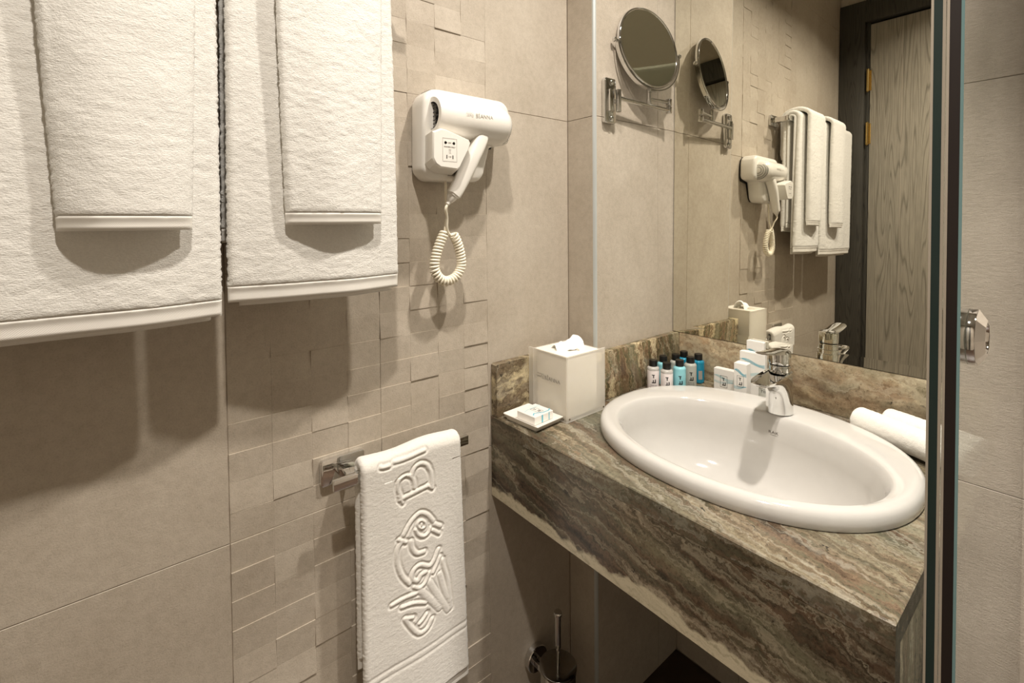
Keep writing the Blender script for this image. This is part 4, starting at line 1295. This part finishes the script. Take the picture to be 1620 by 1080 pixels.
# ------------------------------------------------------------------ soap dish and wrapped soap
sd = thing('soap_dish', (.083, -.545, ZC), 'shallow white rectangular soap dish on the counter', 'dish')
ang = math.radians(4)
def rot2(x, y, cx=.0835, cy=-.5475, a=ang):
    return cx + x * math.cos(a) - y * math.sin(a), cy + x * math.sin(a) + y * math.cos(a)
def drect(hx, hy, z, sag=0.0, num=12, r=.006):
    P = []
    for cxs, cys, a0 in ((1, 1, 0), (-1, 1, 90), (-1, -1, 180), (1, -1, 270)):
        for k in range(num):
            t_ = math.radians(a0 + 90 * k / (num - 1))
            x, y = cxs * (hx - r) + r * math.cos(t_), cys * (hy - r) + r * math.sin(t_)
            X, Y = rot2(x, y)
            P.append((X, Y, z + sag * ((x / hx) ** 2 - .3)))
    return np.array(P)
z0 = ZC + .0006
rings = [drect(.030, .026, z0, 0, r=.003), drect(.043, .0350, z0, 0, r=.003), drect(.0445, .0362, z0 + .001, 0, r=.003), drect(.0465, .0375, z0 + .0055, .0005, r=.003), drect(.0515, .0395, z0 + .0088, .0035, r=.0025),
         drect(.0525, .0400, z0 + .0098, .0042, r=.0025), drect(.0518, .0393, z0 + .0106, .0042, r=.0025), drect(.0470, .0355, z0 + .0082, .0025, r=.003), drect(.040, .031, z0 + .0062, .0004, r=.003), drect(.020, .016, z0 + .0060, 0, r=.003)]
v, f = loft(rings)
obj('dish', v, f, M['ceramic_dish'], sd, smooth=True, angle=40)
def print_marks(parent, frame, unit, which=('T', 'W', 'frame', 'waves'), lab=0, wave_w=1.0, rot=0.0):
    """the box print: frame with the two letter shapes, and fine teal waves"""
    o_, ex, ey, ez = frame
    ex, ey, ez = (np.array(k, float) for k in (ex, ey, ez))
    def put(V_, F_, mat, nm, lift=.00025):
        V_ = np.asarray(V_, float) * unit; V_[:, 2] = lift
        return obj(nm, np.array(o_) + V_[:, 0:1] * ex + V_[:, 1:2] * ey + V_[:, 2:3] * ez, F_, mat, parent)
    def rects(L):
        V_, F_ = [], []
        for x0_, y0_, x1_, y1_ in L:
            b_ = len(V_); V_ += [(x0_, y0_, 0), (x1_, y0_, 0), (x1_, y1_, 0), (x0_, y1_, 0)]; F_.append((b_, b_ + 1, b_ + 2, b_ + 3))
        return V_, F_
    if 'T' in which:
        put(*rects([(-.62, 1.35, .42, 1.62), (-.16, .35, .14, 1.35)]), M['ink'], 'letter')
        put(*rects([(-.62, -1.55, .85, -1.22), (-.26, -1.22, .04, -.35), (.50, -1.22, .85, -.15)]), M['ink'], 'letter')
    if 'frame' in which:
        put(*rects([(-1.35, 2.3, 1.45, 2.42), (-1.35, -2.3, 1.45, -2.18), (-1.35, -2.18, -1.23, 2.3), (1.33, -2.18, 1.45, 2.3)]), M['ink'], 'print_frame')
    return put

# soap carton lying in the dish
so_ = thing('soap_carton', (.088, -.545, z0 + .007), 'small white soap carton with a teal band lying in the dish', 'soap')
hx, hy = .0265, .0285
sz0, sz1 = z0 + .0066, z0 + .0240
CX, CY = .0890, -.5460
poly = [rot2(sx * hx, sy * hy, CX, CY) for sx, sy in ((-1, -1), (1, -1), (1, 1), (-1, 1))]
bm_obj('carton', prism_bm(poly, 2, sz0, sz1, .0008, 1), M['paper'], so_)
ex = (math.cos(ang), math.sin(ang), 0); ey = (-math.sin(ang), math.cos(ang), 0)
put = print_marks(so_, ((CX + .002, CY + .003, sz1), ey, (-ex[0], -ex[1], 0), (0, 0, 1)), .0055, ('T', 'frame'))
V_, F_ = ribbon([(-4.6, -2.6), (-3, -1.4), (0, -3.1), (3, -3.3), (4.9, -2.4)], .55)
put(V_, F_, M['ink_teal'], 'teal_band', .00015)
V_, F_ = ribbon([(-4.9, 1.9), (-2.4, 2.8), (1, 2.6), (4.9, 3.1)], .35)
put(V_, F_, M['ink_pale'], 'teal_band', .00015)
c_ = rot2(hx + .0002, 0, CX, CY)
for dy, wd in ((-.008, .0045), (.014, .0025)):
    p0 = rot2(hx + .0003, dy, CX, CY); p1 = rot2(hx + .0003, dy + wd, CX, CY)
    obj('teal_band', [(p0[0], p0[1], sz0 + .001), (p1[0], p1[1], sz0 + .001), (p1[0], p1[1], sz1 - .0004), (p0[0], p0[1], sz1 - .0004)], [(0, 1, 2, 3)], M['ink_teal'], so_)

# ------------------------------------------------------------------ toiletry bottles
def bottle(x, y, h, mat, label, face_deg=-52, label_print=True, back=False, r=.0152):
    t = thing('toiletry_bottle', (x, y, ZC), label, 'bottle', 'toiletry bottles in the counter corner')
    z = ZC + .0005
    hb = h - .0165
    prof = [(.0005, 0.0008), (r - .004, .0005), (r - .0015, .0004), (r - .0003, .0022), (r, .005), (r, hb - .006), (r - .0006, hb - .0035), (r - .0028, hb - .0012), (.0098, hb), (.0092, hb + .0012)]
    lathe_obj('bottle_body', prof, (x, y, z), mat, t, n=36, angle=60)
    lathe_obj('cap', [(.0085, hb + .0010), (.0102, hb + .0010), (.0104, hb + .0018), (.0102, hb + .0150), (.0096, hb + .0160), (.0005, hb + .0163)], (x, y, z), M['black'], t, n=32)
    lathe_obj('shoulder', [(r - .0001, hb - .0085), (r + .0002, hb - .0085), (r + .0002, hb - .0058), (r - .0004, hb - .0032), (r - .0026, hb - .0008), (.0097, hb + .0004)], (x, y, z), M['clear_neck'] if mat is M['liq_white'] else mat, t, n=36)
    if label_print:
        a0 = math.radians(face_deg)
        def wrap(V_):
            V_ = np.asarray(V_, float); a = a0 + V_[:, 0] / r
            return np.c_[x + (r + .0003) * np.cos(a), y + (r + .0003) * np.sin(a), z + V_[:, 1]]
        u = .0066
        def rects(L):
            V_, F_ = [], []
            for x0_, y0_, x1_, y1_ in L:
                b_ = len(V_)
                for k_ in range(9):
                    xk = (x0_ + (x1_ - x0_) * k_ / 8) * u
                    V_ += [(xk, y0_ * u, 0), (xk, y1_ * u, 0)]
                F_ += [(b_ + 2 * k_, b_ + 2 * k_ + 2, b_ + 2 * k_ + 3, b_ + 2 * k_ + 1) for k_ in range(8)]
            V_ = np.array(V_); V_[:, 1] += .0285
            return V_, F_
        if back:
            V_, F_ = rects([(-.75, -2.6, .75, .9)]); obj('back_label', wrap(V_), F_, M['sticker'], t)
            return t
        V_, F_ = rects([(-.62, 1.35, .42, 1.66), (-.20, .35, .16, 1.35)]); obj('letter', wrap(V_), F_, M['ink'], t)
        V_, F_ = rects([(-.62, -1.60, .85, -1.22), (-.26, -1.22, .08, -.35), (.46, -1.22, .85, -.15)]); obj('letter', wrap(V_), F_, M['ink'], t)
        for s_, dz in (('shower gel', -2.45), ('body & hair', -3.1)):
            v_, f_ = text_geo(s_, .0036)
            v_[:, 1] += .0285 + dz * u
            obj('small_print', wrap(v_), f_, M['ink'], t)
    return t
bottle(.1335, -.1790, .0740, M['liq_white'], 'white lotion bottle nearest the tissue box, leftmost of the front row')
bottle(.1670, -.1700, .0725, M['liq_white'], 'white lotion bottle second in the front row, closest to the basin rim')
bottle(.1830, -.1375, .0770, M['liq_aqua'], 'pale aqua gel bottle at the right end of the front row, printed in black')
bottle(.1850, -.0900, .0765, M['liq_clear'], 'clear grey gel bottle with black print beside the deep teal one')
bottle(.1830, -.0475, .0760, M['liq_teal'], 'deep teal gel bottle at the far right showing its pale back label', back=True, face_deg=-40)
bottle(.1300, -.1290, .0745, M['liq_aqua'], 'pale aqua gel bottle half hidden in the second row behind the two white ones')
bottle(.1360, -.0790, .0710, M['liq_clear'], 'clear grey gel bottle in the back row between the two aqua ones', )
bottle(.1380, -.0430, .0730, M['liq_teal'], 'deep teal gel bottle at the very back against the stone corner')

# ------------------------------------------------------------------ printed cartons behind the basin
def carton(name, label, cx, cy, deg, w, d, h, marks, unit, my, waves, group='printed toiletry cartons'):
    a = math.radians(deg)
    ex = np.array([math.cos(a), math.sin(a), 0]); ey = np.array([-math.sin(a), math.cos(a), 0])
    t = thing(name, (cx, cy, ZC), label, 'carton', group)
    z = ZC + .0005
    P = [np.array([cx, cy, 0]) + sx * w / 2 * ex + sy * d / 2 * ey for sx, sy in ((-1, -1), (1, -1), (1, 1), (-1, 1))]
    bm_obj('carton', prism_bm([(p[0], p[1]) for p in P], 2, z, z + h, .0007, 1), M['paper'], t)
    bm_obj('tuck_flap', prism_bm([tuple((np.array([cx, cy, 0]) + sx * w * .42 * ex + sy * d * .46 * ey)[:2]) for sx, sy in ((-1, -1), (1, -1), (1, 1), (-1, 1))], 2, z + h + .0001, z + h + .0007), M['paper'], t)
    o_ = np.array([cx, cy, 0]) - ey * (d / 2 + .00005)
    if marks:
        print_marks(t, (tuple(o_ + np.array([0, 0, z + my])), ex, (0, 0, 1), -ey), unit, ('T', 'frame'))
    for (yw, amp, ph, cnt, mat_) in waves:
        VV_, FF_ = [], []
        for k in range(cnt):
            tt = np.linspace(0, 1, 24)
            x_ = (tt - .5) * (w - .0012)
            yv = yw + amp * np.sin(2 * math.pi * (tt * .85 + ph)) * (1 - .16 * k) + .0011 * k * np.cos(3 * tt + ph * 5) - .0006 * k
            VV_.append(ribbon(np.c_[x_, yv], .00042, .00012)); 
        V_, F_ = join_raw(VV_)
        obj('wave_print', o_ + V_[:, 0:1] * ex + (V_[:, 1:2] + z) * np.array([0, 0, 1.0]) + V_[:, 2:3] * -ey, F_, M[mat_], t)
    return t
carton('small_carton', 'low square white carton with framed letters, left of the tall one', .2580, -.0520, 3, .0505, .0165, .0535, True, .0062, .0225, [(.034, .0035, .1, 7, 'ink_pale'), (.023, .0015, .45, 4, 'ink_pale')])
carton('tall_carton', 'slim tall white carton with framed letters, in front of the wide one', .3105, -.0720, 3, .0300, .0240, .0850, True, .0056, .042, [(.066, .005, .05, 8, 'ink_teal'), (.030, .0016, .5, 5, 'ink_teal')])
carton('wide_carton', 'wide white carton with teal waves, between the slim one and the tallest one', .3260, -.0480, 3, .0590, .0150, .1090, False, .005, .05, [(.088, .005, .05, 8, 'ink_teal'), (.060, .004, .55, 7, 'ink_pale')])
carton('tallest_carton', 'tallest white carton at the back against the splash, overlapping the mirror edge', .3240, -.0295, 2, .0410, .0120, .1330, False, .005, .05, [(.1085, .0045, .05, 8, 'ink_teal')])
tu = thing('sachet_tube', (.362, -.066, ZC), 'small clear grey tube with a dark printed band half hidden by the tap', 'tube')
lathe_obj('tube', [(.0005, .0006), (.013, .0005), (.0146, .002), (.0146, .036), (.0138, .0375), (.0005, .038)], (.362, -.066, ZC), M['liq_clear'], tu, n=28)
lathe_obj('neck_band', [(.0149, .0385), (.0151, .0385), (.0151, .0405), (.013, .0455), (.0005, .0457)], (.362, -.066, ZC), M['paper'], tu, n=28)
v_, f_ = text_geo('TIII III', .0105)
a = math.radians(-62) + v_[:, 0] / .0146
obj('band_print', np.c_[.362 + .0149 * np.cos(a), -.066 + .0149 * np.sin(a), ZC + .031 + v_[:, 1] * .8], f_, M['ink'], tu)

# ------------------------------------------------------------------ rolled face towels
def roll_towel(label, p0, p1, rad, seed):
    p0, p1 = np.array(p0), np.array(p1)
    ax_ = p1 - p0; L_ = np.linalg.norm(ax_); ax_ /= L_
    side = np.cross(ax_, [0, 0, 1.0]); side /= np.linalg.norm(side); up = np.cross(side, ax_)
    t = thing('rolled_towel', tuple((p0 + p1) / 2 - np.array([0, 0, rad])), label, 'towel', 'rolled face towels')
    nA, nL = 64, 60
    th_ = np.linspace(0, 2 * math.pi, nA, endpoint=False)
    rings = []
    ss = np.concatenate([np.linspace(0, .006, 5), np.linspace(.009, L_ - .009, nL), np.linspace(L_ - .006, L_, 5)])
    for s_ in ss:
        e_ = min(s_, L_ - s_)
        rr = rad * (1 - .16 * (1 - min(1, e_ / .006)) ** 2)
        flat = np.where(np.sin(th_) < -.85, .97, 1.0)
        step = .0022 * (((th_ - 1.9) % (2 * math.pi)) / (2 * math.pi))
        R_ = (rr - .0022 + step) * flat
        rings.append(p0 + ax_ * s_ + (R_ * np.cos(th_))[:, None] * side + (R_ * np.sin(th_))[:, None] * up)
    V_, F_ = loft(rings, False, False)
    dsp = vnoise(V_, 160, seed) * .0010 + vnoise(V_, 420, seed + 1) * .0008
    ctr = p0 + ((V_ - p0) @ ax_)[:, None] * ax_
    V_ = V_ + (V_ - ctr) / (np.linalg.norm(V_ - ctr, axis=1)[:, None] + 1e-9) * dsp[:, None]
    obj('roll', V_, F_, M['roll'], t, smooth=True)
    for s_, sg in ((.003, -1), (L_ - .003, 1)):
        # spiral end
        tt = np.linspace(0, 1, 110)
        a_ = tt * 2 * math.pi * 3.6 + seed
        rr = .003 + (rad * .86 - .003) * tt
        c_ = p0 + ax_ * (s_)
        path = c_ + (rr * np.cos(a_))[:, None] * side + (rr * np.sin(a_))[:, None] * up
        obj('spiral_end', *tube(path, .0036, 8), M['roll'], t, smooth=True)
    return t
roll_towel('white rolled face towel in front, resting beside the basin rim', (.548, -.0835, ZC + .0270), (.7050, -.1505, ZC + .0270), .0260, 2)
roll_towel('white rolled face towel behind the other, against the stone splash', (.588, -.0470, ZC + .0265), (.7100, -.0885, ZC + .0265), .0255, 5)

# ------------------------------------------------------------------ toilet brush on the wall under the counter
br = thing('toilet_brush', (.0, -.478, .20), 'chrome wall mounted toilet brush holder with lid under the counter', 'toilet brush')
lathe_obj('flange', [(.0005, .0002), (.0295, .0002), (.0305, .001), (.0305, .0135), (.0290, .0150), (.0005, .0150)], (0.0006, -.4765, .2005), M['chrome'], br, axis=(1, 0, 0), n=40)
box('arm', (.0158, -.4885, .190), (.0440, -.4705, .204), M['chrome'], br, .001)
BXc, BYc = .0865, -.479
lathe_obj('cup', [(.0005, -.175), (.0385, -.175), (.0400, -.173), (.0400, -.004), (.0392, -.002), (.0375, -.002)], (BXc, BYc, .236), M['chrome_satin'], br, n=48)
lathe_obj('lid', [(.0415, -.0015), (.0425, -.0005), (.0425, .0035), (.0410, .0045), (.0042, .0055)], (BXc, BYc, .236), M['chrome_dark_reflection'], br, n=48)
lathe_obj('rod', [(.0042, .0055), (.0042, .046), (.0044, .046)], (BXc, BYc, .236), M['chrome'], br, n=20)
lathe_obj('grip', [(.0042, .0450), (.0066, .0465), (.0070, .048), (.0070, .119), (.0060, .120)], (BXc, BYc, .236), M['chrome'], br, n=24)
lathe_obj('grip_cap', [(.0060, .120), (.0092, .1205), (.0096, .122), (.0096, .126), (.0085, .128), (.0005, .1286)], (BXc, BYc, .236), M['chrome'], br, n=24)

# ------------------------------------------------------------------ shower glass
YE = -.640
def pane(name, x0, x1, ye, label, ma, me_, mb):
    t = thing(name, ((x0 + x1) / 2, ye, .0), label, 'shower screen', 'shower screen panes')
    box('pane', (x0, ye + .0012, .022), (x1, -.002, 2.15), M['glass'], t)
    c = .0021
    box('polished_edge', (x0 + c, ye, .022), (x1 - c, ye + .0011, 2.15), me_, t)
    for xa, xb, mt in ((x0, x0 + c - .0001, ma), (x1 - c + .0001, x1, mb)):
        obj('arris', [(xa if xa == x0 else xb, ye + .0010, .022), ((x0 + c) if xa == x0 else (x1 - c), ye, .022), ((x0 + c) if xa == x0 else (x1 - c), ye, 2.15), (xa if xa == x0 else xb, ye + .0010, 2.15)], [(0, 1, 2, 3)], mt, t)
    return t
pane('shower_pane', .7485, .7590, YE, 'clear shower glass pane with dark green edge, the one nearer the counter', M['arris'], M['edge_green'], M['arris'])
pd = pane('shower_pane', .7596, .7715, YE, 'clear shower glass pane with a dark brown reflection painted on its edge and round chrome finger pull', M['arris'], M['edge_dark_reflection'], M['arris_teal'])
# finger pull: a ring on either face of the sliding pane
KY, KZ = -.587, 1.134
th_ = np.linspace(0, 2 * math.pi, 8, endpoint=False) + math.pi / 8
lathe_obj('finger_pull', [(.0150, .0060), (.0150, .0124), (.0172, .0124), (.0275, .0062)], (.7715, KY, KZ), M['chrome'], pd, axis=(1, 0, 0), n=8, angle=12)
lathe_obj('pull_rim', [(.0135, .0060), (.0268, .0061), (.0272, .0052), (.0272, .0004), (.0130, .0004)], (.7715, KY, KZ), M['chrome'], pd, axis=(1, 0, 0), n=48, angle=30)
lathe_obj('pull_liner', [(.0136, .0122), (.0134, .0122), (.0128, .0110), (.0128, .0008), (.0120, .0004), (.0005, .0006)], (.7715, KY, KZ), M['chrome'], pd, axis=(1, 0, 0), n=40, angle=40)
